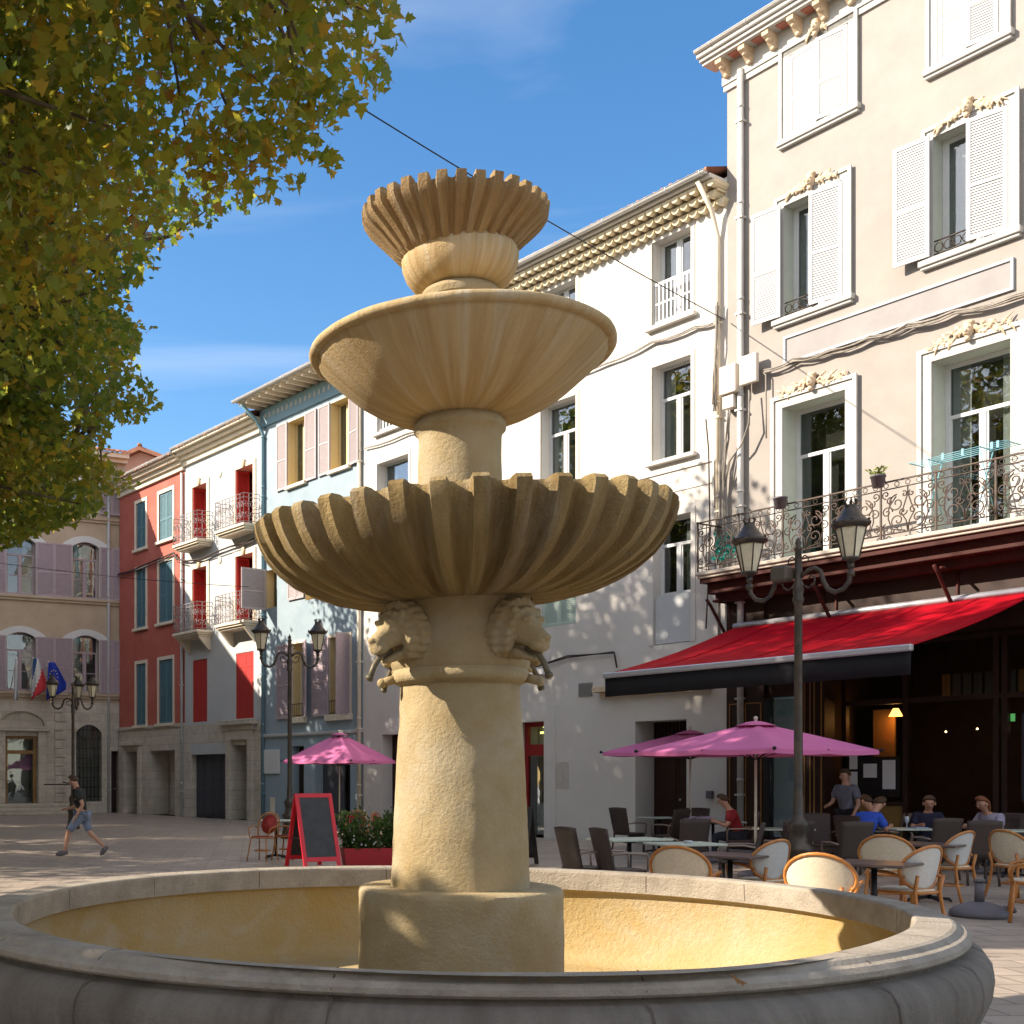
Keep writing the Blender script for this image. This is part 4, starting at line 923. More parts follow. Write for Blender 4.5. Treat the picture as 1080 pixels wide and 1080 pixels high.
bundle(F, [fp(F, *p, .09) for p in ((806, 392), (840, 381), (880, 371), (920, 358), (960, 345), (1010, 330), (1075, 314))]+[(8, .09, zf(1075, 314)), (12, .09, zf(1075, 314)+.1)], n=6, jit=.06)
bundle(F, [(s(776), .2, 9.6), (s(774), .18, 9.0), (s(768), .12, 8.4), (s(766), .08, 7.6), (s(766), .1, 6.2)], n=5, sag=0, jit=.08)
bundle(F, [(s(797), .2, 9.9), (s(798), .26, 9.2), (s(790), .24, 8.8), (s(776), .2, 8.5), (s(768), .12, 8.0)], n=2, sag=0)
bundle(F, [(s(803), .12, 10.4), (s(811), .12, 10.2), (s(812), .12, 8.8)], n=1, sag=0)

# balcony along the first floor
prot = .95
mb = MB(); mb.box(-.12, GW, -prot, .0, zbal-.08, zbal, .015); mb.box(-.09, GW, -prot+.05, 0, zbal-.14, zbal-.081, .01); bal = mb.build('long_balcony', mat('balcony_stone', (.52, .47, .40), .8, (.38, .33, .28), 3, .5), e)
mb = MB(); mb.box(-.06, GW, -prot+.10, -.04, zbal-.24, zbal-.141); mb.box(-.03, GW, -prot+.30, -.06, zbal-.46, zbal-.241, .01); mb.box(0, GW, -prot+.55, -.08, zbal-.62, zbal-.461); mb.build('balcony_fascia', M['maroon'], bal)
for x in (.1, 2.6, 5.0, 7.4):
    q = MB(); q.tube([(x, -.03, zbal-1.6), (x, -.25, zbal-1.25), (x, -.7, zbal-.72), (x, -prot+.12, zbal-.6)], .035, 6); q.tube([(x, -.03, zbal-.62), (x, -.6, zbal-.62)], .03, 6); q.tube([(x, -.04, zbal-.6), (x, -.04, zbal-1.65)], .03, 6); q.build('balcony_bracket', M['maroon'], bal)
def spiral(cx_, cz_, r0, a0, turns, sg, n=18, rmin=.12):
    return [(cx_+r0*(1-(1-rmin)*k/n)*math.cos(a0+sg*turns*2*math.pi*k/n), cz_+r0*(1-(1-rmin)*k/n)*math.sin(a0+sg*turns*2*math.pi*k/n)) for k in range(n+1)]
def scroll_panel(Wd, h):
    mb = MB(); r_ = .0125; T = lambda P: mb.tube([(x, 0, z) for x, z in P], r_, 5)
    c = Wd/2
    T([(0.02, .10), (Wd-.02, .10)]); T([(0.02, h-.14), (Wd-.02, h-.14)])
    for sg in (-1, 1):
        T(spiral(c+sg*.21, h*.60, .17, math.pi/2, 1.35, -sg)); T(spiral(c+sg*.19, h*.30, .14, -math.pi/2, 1.3, sg)); T(spiral(c+sg*(Wd/2-.12), h*.47, .11, math.pi if sg > 0 else 0, 1.4, -sg))
        T(spiral(c+sg*(Wd/2-.10), h*.78, .08, -math.pi/2, 1.2, sg)); T(spiral(c+sg*(Wd/2-.09), h*.20, .075, math.pi/2, 1.2, -sg))
        T([(c, .10), (c+sg*.03, .3), (c+sg*.12, .45), (c+sg*.06, .62), (c, .8), (c, h-.14)])
        T(spiral(c+sg*.10, h*.45, .09, 0, 1.2, sg)); T(spiral(c+sg*.34, h*.66, .07, 1, 1.2, -sg)); T(spiral(c+sg*.07, h*.74, .06, 2, 1.1, sg)); T(spiral(c+sg*.30, h*.13, .05, 2, 1.1, sg))
        T([(c+sg*.05, .12), (c+sg*.30, .18), (c+sg*.37, .38), (c+sg*.36, .60), (c+sg*.22, .78)])
    for k in range(5): x = Wd*(k+.5)/5; mb.tube([(x+.045*math.cos(t), 0, h-.07+.045*math.sin(t)) for t in [i*math.pi/4 for i in range(9)]], .008, 4)
    return mb
Wd = 1.03; hr = 1.08; npan = 12
sp = scroll_panel(Wd, hr); first = sp.build('scroll_panel', M['iron2'], bal); first.location = (-.08, -prot+.06, zbal)
for i in range(1, npan):
    c_ = first.copy(); COL.objects.link(c_); c_.location = (-.08+Wd*i, -prot+.06, zbal)
for i in range(npan+1):
    q = MB(); x = -.08+Wd*i; q.box(x-.016, x+.016, -prot+.044, -prot+.076, zbal, zbal+hr); q.ball((x, -prot+.06, zbal+hr+.01), .022, 6, 5); q.build('post', M['iron2'], bal)
mb = MB(); mb.box(-.1, GW, -prot+.035, -prot+.085, zbal+hr-.012, zbal+hr+.012); mb.box(-.105, -.055, -prot+.06, 0, zbal+hr-.011, zbal+hr+.011); mb.tube([(-.08, -prot+.06, zbal+.1), (-.08, 0, zbal+.1)], .01, 5)
for k in range(6): mb.tube([(-.08, -prot+.06+prot*k/6.5, zbal), (-.08, -prot+.06+prot*k/6.5, zbal+hr)], .009, 5)
mb.build('handrail', M['iron2'], bal)

# ground floor: dark wooden cafe front with a deep opening
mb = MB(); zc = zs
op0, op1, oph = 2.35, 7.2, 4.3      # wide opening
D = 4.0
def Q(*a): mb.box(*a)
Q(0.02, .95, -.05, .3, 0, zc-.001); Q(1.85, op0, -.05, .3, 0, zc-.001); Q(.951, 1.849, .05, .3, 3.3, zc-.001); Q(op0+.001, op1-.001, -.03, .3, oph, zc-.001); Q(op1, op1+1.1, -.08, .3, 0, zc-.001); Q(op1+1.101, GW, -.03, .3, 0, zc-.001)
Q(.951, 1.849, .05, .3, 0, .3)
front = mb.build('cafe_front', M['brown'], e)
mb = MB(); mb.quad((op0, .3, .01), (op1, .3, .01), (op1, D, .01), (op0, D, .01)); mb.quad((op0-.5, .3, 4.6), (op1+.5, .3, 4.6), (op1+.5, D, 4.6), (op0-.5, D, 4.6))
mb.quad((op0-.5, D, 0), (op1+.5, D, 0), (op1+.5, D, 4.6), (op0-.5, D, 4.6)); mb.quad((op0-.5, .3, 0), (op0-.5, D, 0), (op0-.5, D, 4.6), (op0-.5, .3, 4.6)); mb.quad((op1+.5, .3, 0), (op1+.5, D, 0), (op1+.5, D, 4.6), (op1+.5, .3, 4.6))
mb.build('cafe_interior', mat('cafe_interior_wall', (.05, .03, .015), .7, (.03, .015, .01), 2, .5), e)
for (a, b, z0, z1) in ((1.9, 2.05, .3, 3.9), (2.12, 2.3, .3, 3.9), (.1, .45, .5, 3.2), (.5, .9, .5, 3.2), (op1+.12, op1+.98, .5, 3.0), (op1+.12, op1+.98, 3.15, 3.6), (op1+.12, op1+.98, 3.75, 4.5)):
    q = MB(); t = .022; y1 = -.052 if a < op1 else -.082
    q.box(a, b, y1-.02, y1, z0, z0+t); q.box(a, b, y1-.02, y1, z1-t, z1); q.box(a, a+t, y1-.02, y1, z0+t, z1-t); q.box(b-t, b, y1-.02, y1, z0+t, z1-t); q.build('panel_beading', M['gold'], front)
q = MB(); q.box(1.0, 1.8, .1, .12, .35, 3.25); q.build('side_window', M['glass2'], front)
# glazed frames in the opening
mb = MB()
for x in (op0+.02, op0+1.3, op0+3.0, op0+3.15, op1-.12): mb.box(x, x+.1, .5, .62, .01, oph)
mb.box(op0+.12, op1-.12, .51, .6, 3.05, 3.15); mb.box(op0+.12, op1-.12, .51, .6, oph-.1, oph); mb.box(op0+.02, op0+1.3, .51, .6, 1.02, 1.1)
mb.build('glazing_frame', M['brown'], front)
mb = MB(); mb.box(op0+.12, op0+1.3, .54, .56, .05, 1.02); mb.build('counter_panel', mat('ochre_wood', (.26, .15, .04), .6), front)
def paper(x, z, w_, h, y=.49): q = MB(); q.box(x, x+w_, y, y+.008, z, z+h); return q.build('menu_sheet', M['paper'], front)
for x, z, w_, h in ((2.55, 1.75, .17, .3), (2.55, 1.42, .17, .28), (2.85, 1.58, .28, .28), (3.25, 1.35, .26, .58)): paper(x, z, w_, h)
q = MB(); q.box(2.4, 3.6, .5, .515, 1.2, 2.0); q.build('notice_board', M['dark'], front)
q = MB(); q.box(op0+3.45, op0+4.25, .60, .64, 1.15, 2.75); mbb = q.build('menu_blackboard', mat('menu_board', (.035, .035, .05), .6), front)
q = MB(); rs = random.Random(9)
for k in range(22):
    x = op0+3.52; zz = 2.65-.065*k
    while x < op0+4.15:
        l = rs.uniform(.03, .11); 
        if rs.random() < .8 and x+l < op0+4.2: q.box(x, x+l, .592, .599, zz-.012, zz+.012)
        x += l+.02
q.build('chalk_writing', mat('chalk', (.22, .22, .24), .9), mbb)
q = MB(); q.box(2.45, 2.9, 1.5, 1.56, 1.9, 3.0); q.build('lamp_backing', mat('lamp_wall', (.20, .11, .035), .8), front)
q = MB(); q.lathe([(.05, 0), (.13, -.16)], 14); q.v = [(x+3.05, y+1.3, z+3.0) for x, y, z in q.v]; lampo = q.build('wall_lamp', M['lampshade'], front)
pl = bpy.data.lights.new('wall_lamp_light', 'POINT'); pl.energy = 5; pl.color = (1, .5, .15); pl.shadow_soft_size = .06
plo = bpy.data.objects.new('wall_lamp_light', pl); COL.objects.link(plo); plo.parent = e; plo.location = (3.05, 1.25, 2.8)
for x, y, z, mm in ((3.9, 1.6, 2.5, 'bulb'), (4.35, 1.9, 2.55, 'bulb'), (5.15, 1.2, 2.5, 'redbulb'), (5.75, .9, 2.5, 'bulb'), (6.1, .9, 2.55, 'bulb')):
    q = MB(); q.ball((x, y, z), .02, 8, 6); q.mi = 1; q.tube([(x, y, z+.02), (x, y, 4.5)], .004, 4); q.build('hanging_bulb', [M[mm], M['black']], front)
q = MB(); q.box(5.5, 5.66, .63, .66, 2.62, 2.76); q.build('exit_sign', M['green_ex'], front)
for k in range(9):
    q = MB(); x = 3.5+k*.21; q.box(x, x+.16, 2.2, 2.24, 3.2, 3.7); q.build('picture_card', mat('card%d' % k, random.choice([(.16, .10, .03), (.05, .06, .06), (.14, .09, .05)]), .7), front)

# --- awning
aw = thing('awning', 'large red canvas awning with black valance over the cafe terrace', 'awning', (o[0], o[1], 0), F.ang)
s0, s1, P_, zb, zfr = .3, 6.5, 4.2, 4.86, 3.66
mb = MB(); nx, ny = 44, 16; vs = []; rs = random.Random(2); fold = [rs.uniform(-1, 1) for _ in range(nx+1)]
for j in range(ny+1):
    t = j/ny
    for i in range(nx+1):
        x = s0+(s1-s0)*i/nx
        sag = -.09*math.sin(math.pi*t)+.012*math.sin(i*1.35)*math.sin(math.pi*t)+.010*fold[i]*math.sin(math.pi*t)
        vs.append((x, -.15-(P_-.15)*t, zb+(zfr-zb)*t+sag))
mb.add(vs, [(j*(nx+1)+i, j*(nx+1)+i+1, (j+1)*(nx+1)+i+1, (j+1)*(nx+1)+i) for j in range(ny) for i in range(nx)], True)
oc = mb.build('canopy', M['awn'], aw); md = oc.modifiers.new('t', 'SOLIDIFY'); md.thickness = .006
for k in range(1, 6):
    x = s0+(s1-s0)*k/6; mb = MB(); mb.tube([(x, -.15-(P_-.15)*t_/10, zb+(zfr-zb)*t_/10-.09*math.sin(math.pi*t_/10)+.004) for t_ in range(11)], .007, 5); mb.build('seam', M['awn'], aw)
mb = MB(); mb.box(s0-.03, s1+.03, -P_-.06, -P_+.04, zfr-.09, zfr+.02, .02); mb.build('front_bar', M['alu'], aw)
mb = MB(); n = 60; vs = []
for i in range(n+1):
    x = s0+(s1-s0)*i/n; wv = .012*math.sin(i*.9)
    vs += [(x, -P_, zfr-.085), (x, -P_+wv, zfr-.28), (x, -P_+wv*2, zfr-.46)]
mb.add(vs, [(3*i+k, 3*i+k+1, 3*i+k+4, 3*i+k+3) for i in range(n) for k in (0, 1)], True); oc = mb.build('valance', M['valance'], aw); md = oc.modifiers.new('t', 'SOLIDIFY'); md.thickness = .004
mb = MB(); mb.tube([(s0, -.16, zb+.02), (s1, -.16, zb+.02)], .07, 12); mb.build('roller', M['alu'], aw)
for x in (s0+.6, (s0+s1)/2, s1-.6):
    mb = MB(); mb.tube([(x, -.1, zb-.05), (x+.5*(1 if x < 3 else -1), -P_*.5, (zb+zfr)/2-.2), (x, -P_+.02, zfr-.06)], .03, 6); mb.build('folding_arm', M['alu'], aw)
# things on the balcony
def onb(name, label, cat, mb, mt, s_, out, z, rz=0, group=None):
    p = F.pt(s_, out); o_ = mb.build(name, mt); o_.location = (p.x, p.y, z); o_.rotation_euler = (0, 0, F.ang+rz); tag(o_, label, cat, group); return o_
def potmesh(r=.13, h=.22):
    mb = MB(); mb.lathe([(0, 0), (r*.75, 0), (r*.98, h*.85), (r*1.08, h*.86), (r*1.08, h), (r*.98, h), (r*.95, h*.9), (0, h*.88)], 18); return mb
zp = zbal+hr-.12
t1 = thing('plant_pot', 'empty dark grey flower pot hung on the balcony rail above the left lantern', 'flower pot', (*F.pt(F.s(824, 1.1), 1.13), zp), F.ang); potmesh().build('pot', M['pot'], t1)
q = MB(); q.tube([(0, .1, .2), (0, .2, .26), (0, .24, .1)], .012, 5); q.build('hook', M['pot'], t1)
t2 = thing('plant_pot', 'dark grey pot with a pale green plant hung on the balcony rail', 'flower pot', (*F.pt(F.s(927, 1.1), 1.13), zp), F.ang); potmesh().build('pot', M['pot'], t2)
q = MB(); q.tube([(0, .1, .2), (0, .2, .26), (0, .24, .1)], .012, 5); q.build('hook', M['pot'], t2)
q = MB(); rs = random.Random(4)
for k in range(70):
    a = rs.uniform(0, 6.28); r_ = rs.uniform(.02, .2); z = .22+rs.uniform(0, .16); p = Vector((r_*math.cos(a), r_*math.sin(a), z)); d = Vector((math.cos(a), math.sin(a), rs.uniform(-.3, .8))).normalized()*.05; n_ = d.cross(Vector((rs.uniform(-1, 1), rs.uniform(-1, 1), 1))).normalized()*.02
    q.add([p-d, p+n_, p+d, p-n_], [(0, 1, 2, 3)], False)
for k in range(12): a = k*.52; q.tube([(0, 0, .18), (.08*math.cos(a), .08*math.sin(a), .28), (.15*math.cos(a), .15*math.sin(a), .33)], .004, 4)
q.build('leaves', M['sage'], t2)
q = MB(); rs = random.Random(8); pts = []
for k in range(46): pts.append((rs.uniform(-.4, .4), rs.uniform(-.1, .1), rs.uniform(.2, .8)))
for a, b in zip(pts, pts[1:]):
    if (Vector(a)-Vector(b)).length < .42: q.tube([a, ((a[0]+b[0])/2+.04, (a[1]+b[1])/2, (a[2]+b[2])/2-.06), b], .014, 5)
for p in pts[:34]: q.add([(p[0]-.06, p[1], p[2]), (p[0], p[1]-.02, p[2]+.05), (p[0]+.06, p[1], p[2]+.01), (p[0], p[1]+.02, p[2]-.05)], [(0, 1, 2, 3)], False)
onb('netting', 'tangle of teal plastic netting behind the left end of the balcony rail', 'netting', q, M['teal'], F.s(768, .75), .72, zbal)
q = MB()
for dx in (0, .9):
    q.tube([(dx, -.22, 0), (dx, .22, .95)], .012, 6); q.tube([(dx, .22, 0), (dx, -.22, .95)], .012, 6)
for yy in (-.25, -.12, 0, .12, .25): q.tube([(-.35, yy, .97), (1.35, yy, 1.0)], .007, 5)
for xx in (-.35, .0, .9, 1.35): q.tube([(xx, -.25, .97+.02*(xx > 0)), (xx, .25, .97+.02*(xx > 0))], .011, 6)
for xx in (.25, .6, 1.1, 1.2): q.box(xx, xx+.04, -.26, -.24, .9, 1.02)
onb('drying_rack', 'blue and white laundry drying rack on the balcony by the right door', 'drying rack', q, mat('light_blue_plastic', (.18, .45, .52), .5), F.s(985, .5), .45, zbal+.42)
q = MB(); q.tube([(-.45, -.2, 0), (-.3, -.05, .42), (1.2, -.05, .42), (1.35, -.2, 0)], .01, 6)

# --- town hall on the left
TU = Vector((2.2, 1)).normalized(); co = Vector(lp(124.5)); TL = 9.6
F = Fac(co-TU*TL-Vector((0, .0)), TU); e = F.e = thing('town_hall', 'beige town hall with mauve shutters, white arched window surrounds and a carved doorway', 'building', (*F.o, 0), F.ang)
s, z = F.s, F.z
TW = TL+.35
ops = [(s(6.5), s(37.5)), (s(76.5), s(104.5))]; sp_ = ops[1][0]-ops[0][0]; ops = [(ops[0][0]-sp_, ops[0][1]-sp_)]+ops
rA = (z(7, 565), z(7, 626)); rB = (z(7, 666), z(7, 728)); rT = (z(7, 500), z(7, 533))
ztop = z(100, 478); zg = z(7, 739)
gops = [(s(5), s(39), .45, z(5, 776), .6), (s(80), s(107), .5, z(80, 764), .4), (s(117), s(125), 0, z(117, 792), .4)]
wall(e, 'wall', 0, TW, zg, ztop, [(a, b, r[1], r[0], .3) for a, b in ops for r in (rA, rB, rT)], M['beige_wall'])
wall(e, 'ground_floor_wall', 0, TW, 0, zg, gops, M['lime'], y=-.04, sides=False)
for (a, b) in ops:
    for k, r in enumerate((rT, rA, rB)):
        d, c = r; W2 = (b-a)/2; mid = (a+b)/2; rise = .22
        # arched white surround + spandrel filling
        ar = [(mid-W2+(b-a)*i/10, d-rise+rise*math.sin(math.pi*(i)/10)**.8) for i in range(11)]
        q = MB(); q.poly([(a, d+.001)]+ar+[(b, d+.001)], -.0, .1); q.build('arch_spandrel', M['white_p'], e)
        oa = [(mid-(W2+.5)+(b-a+1.0)*i/12, d-rise*.9+(rise+.24)*math.sin(math.pi*i/12)**.75) for i in range(13)]
        q = MB()
        for i in range(12):
            t0, t1 = i/12, (i+1)/12
            i0 = (mid-W2+(b-a)*t0, d-rise+rise*math.sin(math.pi*t0)**.8); i1 = (mid-W2+(b-a)*t1, d-rise+rise*math.sin(math.pi*t1)**.8)
            q.poly([i0, i1, oa[i+1], oa[i]], -.045, -.001)
        q.box(a-.12, a-.001, -.045, -.001, c, d-rise); q.box(b+.001, b+.12, -.045, -.001, c, d-rise)
        q.build('arched_surround', M['white_p'], e)
        window(e, a, b, c, d-.02, .22, M['mauve'], transom=c+(d-c)*.70, fw=.07, gm=M['glass2'], bars=1)
        lw = (sp_-(b-a))/2-.025; lr = min(lw, (TL-b)/2+.1)
        shutter(e, a-.02, -lw, c-.02, d-rise+.05, 3, M['mauve'], y=-.05); shutter(e, b+.02, lr, c-.02, d-rise+.05, 3, M['mauve'], y=-.05)
        if lr < lw: shutter(e, b+.03+lr, lr, c-.02, d-rise+.05, 12, M['mauve'], y=-.06)
mb = MB()
for zz in (rA[1]-.14, rB[1]-.16, rT[1]-.3): mb.box(0, TW, -.14, .0, zz, zz+.12, .02); mb.box(0, TW, -.08, .0, zz-.1, zz-.001)
mb.build('string_course', M['beige_wall'], e)
mb = MB(); mb.box(0, TW+.0, -.25, 0, ztop-.35, ztop-.2); mb.box(0, TW, -.5, 0, ztop-.199, ztop); mb.build('cornice', M['cream'], e)
roof(e, -.2, TW, ztop+.01, out=.6)
pipe(e, s(114), 0, ztop-.4, .06, M['pale_wall']); 
a, b, c, d, _ = gops[0]
mb = MB(); mb.box(a-.35, a-.01, -.2, -.04, 0.45, d+.2, .02); mb.box(b+.01, b+.35, -.2, -.04, .45, d+.2, .02); mb.box(a-.5, b+.5, -.32, -.04, d+.2, d+.42, .02)
mid = (a+b)/2; R_ = (b-a)/2+.45
n = 14
for i in range(n):
    t0, t1 = math.pi*i/n, math.pi*(i+1)/n; ri = R_-.16
    P0 = [(mid-R_*math.cos(t0), d+.43+R_*.62*math.sin(t0)), (mid-R_*math.cos(t1), d+.43+R_*.62*math.sin(t1)), (mid-ri*math.cos(t1), d+.43+ri*.62*math.sin(t1)), (mid-ri*math.cos(t0), d+.43+ri*.62*math.sin(t0))]
    mb.poly(P0, -.16, -.04)
for k in range(11):
    zz = .5+k*.38; mb.box(b+.75, b+1.25 if k % 2 else b+1.1, -.09, -.041, zz, zz+.33, .02)
mb.build('carved_doorway', M['lime'], e)
q = MB(); q.box(a, a+.14, .1, .25, .45, d); q.box(b-.14, b, .1, .25, .45, d); q.box(a+.14, b-.14, .1, .25, d-.12, d); q.box(a+.14, b-.14, .1, .25, d-.75, d-.6)
dr = q.build('entrance_door', mat('ochre_door', (.30, .17, .05), .5, (.22, .11, .03), 4, .5), e); q = MB(); q.box(a+.14, b-.14, .3, .34, .45, d-.12); q.build('dark_glass', M['glass2'], dr)
a, b, c, d, _ = gops[1]; q = MB(); n = 7
for i in range(n+1): x = a+(b-a)*i/n; q.tube([(x, -.02, c), (x, -.02, d-.03)], .02, 5)
for i in range(8): zz = c+.2+(d-c-.4)*i/7; q.tube([(a, -.02, zz), (b, -.02, zz)], .016, 5)
q.build('window_grille', M['iron'], e); q = MB(); q.box(a, b, .25, .3, c, d); q.build('dark_window', M['glass2'], e)
q = MB(); ar = [(a+(b-a)*i/10, d-.35+.35*math.sin(math.pi*i/10)**.8) for i in range(11)]; q.poly([(a, d)]+ar+[(b, d)], -.041, .1); q.build('arch_spandrel', M['lime'], e)
a, b, c, d, _ = gops[2]; door(e, a, b, 0, d, .3, M['brown'], leaves=1)
q = MB(); q.box(s(-30), s(72), -1.9, -.05, 0, .15, .02); q.box(s(-28), s(68), -1.6, -.05, .151, .30, .02); q.box(s(-26), s(65), -1.3, -.05, .301, .45, .02); q.build('entrance_steps', M['lime'], e)
q = MB(); x = s(66); q.tube([(x, -1.5, .3), (x, -1.5, 1.25), (x-.0, -.1, 1.35)], .025, 6); q.tube([(x-1.2, -1.5, 1.25), (x, -1.5, 1.25)], .025, 6); q.tube([(x+.25, -1.5, 0), (x+.25, -1.5, 1.1)], .03, 6); q.build('handrail', M['iron'], e)
# flags
def flag(label, px, py, lean, cols_, stars=False, w_=.55, h=1.45, dx=0):
    Y = F.o.y+F.u.y*F.s(px)-.9; base = at(px-8+dx, py+34, Y+.6)
    t = thing('flag', label, 'flag', base, 0, 'flags over the town hall door')
    tip = at(px, py, Y)-base
    q = MB(); q.tube([(0, .3, 0), tip], .022, 6); q.ball(tip, .045, 8, 6); q.build('flag_pole', M['white_p'], t)
    q = MB(); n = 16; nz_ = 12; k = len(cols_); vs = []
    for j in range(nz_+1):
        v = j/nz_
        for i in range(n+1):
            u_ = i/n; wd = w_*(.32+.68*min(1, v*1.3)) if lean else w_*(.25+.2*v)
            x = (u_-.5*(0 if lean else 1))*wd*lean if lean else (u_-.5)*wd
            zz = -h*v*(1-(.28*u_ if lean > 0 else .10*u_))
            vs.append((tip.x+x-.0+(-.10*v*(1 if lean > 0 else 0)), tip.y+.07*math.sin(u_*9+v*2)*(.3+v), tip.z+zz-.02))
    q.v = [tuple(p) for p in vs]
    for j in range(nz_):
        for i in range(n):
            q.f.append((j*(n+1)+i, j*(n+1)+i+1, (j+1)*(n+1)+i+1, (j+1)*(n+1)+i)); q.sm.append(True)
            q.m.append(min(k-1, int((i/n if lean < 0 or stars or k == 1 else (i/n*.5+j/nz_*.75))*k)))
    oc = q.build('flag_cloth', cols_, t)
    md = oc.modifiers.new('t', 'SOLIDIFY'); md.thickness = .008
    if stars:
        q = MB()
        for i in range(12):
            a = 2*math.pi*i/12; c_ = Vector((tip.x+.24+.17*math.cos(a), tip.y-.12, tip.z-.66+.30*math.sin(a)))
            pts = [(c_.x+(.035 if j % 2 == 0 else .014)*math.sin(j*math.pi/5), c_.y, c_.z+(.035 if j % 2 == 0 else .014)*math.cos(j*math.pi/5)) for j in range(10)]
            q.add(pts, [tuple(range(10))], False)
        q.build('flag_stars', mat('flag_yellow', (.8, .6, .05), .7), oc)
    return t
fb, fw_, fr_ = mat('flag_blue', (.03, .10, .25), .8), mat('flag_white', (.62, .62, .62), .8), mat('flag_red', (.60, .05, .06), .8)
flag('white flag hanging limp, left of the blue white and red flag', 17, 696, 0, [fw_], h=1.75, w_=.5)
flag('blue, white and red flag hanging over the town hall door', 35, 694, 1, [fb, fw_, fr_], w_=.65, h=1.75)
flag('blue flag with a ring of yellow stars', 51, 698, 1, [mat('flag_royal', (.01, .04, .36), .8)], True, w_=.85, h=1.6)
# --- small house behind
p = at(143, 500, 62)
hb = thing('far_house', 'pinkish gabled house rising behind the town hall and the red house', 'house', (p.x, 62, 0), R(-14))
W_ = 2.6; zt = at(143, 497, 62).z; zr = at(143, 477, 62).z
q = MB(); q.poly([(-W_, 0), (W_, 0), (W_, zt), (0.3, zr), (-W_, zt)], 0, 8); q.build('wall', mat('orange_pink_stucco', (.50, .27, .20), .9, (.42, .22, .16), 1, .5), hb)
q = MB(); q.poly([(-W_-.3, zt-.05), (.3, zr+.03), (W_+.3, zt-.05), (W_+.3, zt+.14), (.3, zr+.25), (-W_-.3, zt+.14)], -.3, 8.3); rf = q.build('roof', M['tile'], hb)
q = MB(); q.ball((.3, -.2, zr+.3), (.14, .2, .1), 8, 6); q.build('ridge_tile', M['tile'], rf)
# --- tall building added out of frame on the left, shaped to throw the slanting shadow
def plain_block(name, label, x0, x1, y0, y1, h, m_, face, cat='building'):
    t = thing(name, label, cat, ((x0+x1)/2, (y0+y1)/2, 0)); hx, hy = (x1-x0)/2, (y1-y0)/2
    q = MB(); q.box(-hx, hx, -hy, hy, 0, h); q.build('wall', m_, t)
    q = MB(); q.box(-hx-.4, hx+.4, -hy-.4, hy+.4, h+.002, h+.25); q.build('cornice', M['cream'], t)
    q = MB(); a = hx+.35; b = hy+.35; q.add([(-a, -b, h+.26), (a, -b, h+.26), (a, b, h+.26), (-a, b, h+.26), (-a*.1 if hx > hy else 0, 0 if hx > hy else -b*.7, h+1.6), (a*.1 if hx > hy else 0, 0 if hx > hy else b*.7, h+1.6)], [(0, 1, 5, 4) if hx > hy else (0, 1, 4), (1, 2, 5) if hx > hy else (1, 2, 5, 4), (2, 3, 4, 5) if hx > hy else (2, 3, 5), (3, 0, 4) if hx > hy else (3, 0, 4, 5), (0, 3, 2, 1)], False); q.build('roof', M['tile'], t)
    n = int((x1-x0 if face == 'y' else y1-y0)/3); 
    for i in range(n):
        for z in (1.0, 4.6, 8.0):
            if z+1.9 > h: continue
            c = ((x1-x0 if face == 'y' else y1-y0))*(i+.5)/n-(hx if face == 'y' else hy)
            q = MB(); q2 = MB()
            if face == 'y': q.box(c-.6, c+.6, hy, hy+.05, z, z+1.9); q2.box(c-.5, c+.5, hy+.051, hy+.06, z+.1, z+1.8)
            else: q.box(hx, hx+.05, c-.6, c+.6, z, z+1.9); q2.box(hx+.051, hx+.06, c-.5, c+.5, z+.1, z+1.8)
            w_ = q.build('window', M['white_p'], t); q2.build('pane', M['glass'], w_)
    return t
# the other sides of the square, out of frame: they close it in and keep the low shade deep
plain_block('town_house', 'long cream town house behind the viewer, closing the square', -22, 6, -26, -16, 9.5, M['cream'], 'y')
plain_block('town_house', 'beige town house behind the viewer towards the right', 6.2, 30, -24, -15, 10.5, M['beige_wall'], 'y')
plain_block('town_house', 'low cream town house along the left side of the square', -36, -26, -14, 18, 9.5, M['cream'], 'x')
plain_block('town_house', 'low beige town house farther along the left side of the square', -36, -26, 18.3, 38, 10, M['beige_wall'], 'x')
cb = thing('added_shadow_hall', 'unseen hall added to cast the slanting roof shadow, left of the town hall', 'building', (-15.0, 0, 0), 0)
y0, y1, za, zb_ = 39.5, 54.0, 11.8, 20.5  # roof slope of the added hall, set to cast the slanting shadow edge
q = MB(); q.add([(0, y0, 0), (0, y1, 0), (0, y1, zb_), (0, y0, za), (-12, y0, 0), (-12, y1, 0), (-12, y1, zb_), (-12, y0, za)], [(0, 1, 2, 3), (4, 7, 6, 5), (0, 3, 7, 4), (1, 5, 6, 2), (3, 2, 6, 7), (0, 4, 5, 1)], False); q.build('wall', M['lime'], cb)
q = MB(); q.add([(.05, y0-.3, za-.05), (.05, y1+.02, zb_+.06), (-12.3, y1+.02, zb_+.06), (-12.3, y0-.3, za-.05), (.05, y0-.3, za+.12), (.05, y1+.02, zb_+.2), (-12.3, y1+.02, zb_+.2), (-12.3, y0-.3, za+.12)], [(0, 1, 2, 3), (4, 7, 6, 5), (0, 4, 5, 1), (1, 5, 6, 2), (2, 6, 7, 3), (3, 7, 4, 0)], False); q.build('roof', M['tile'], cb)
for yy in (42.5,):
    for zz in (3, 8): q = MB(); q.box(.0, .04, yy, yy+1.2, zz, zz+2.2); o_ = q.build('window', M['white_p'], cb); q = MB(); q.box(.041, .05, yy+.1, yy+1.1, zz+.1, zz+2.1); q.build('pane', M['glass'], o_)
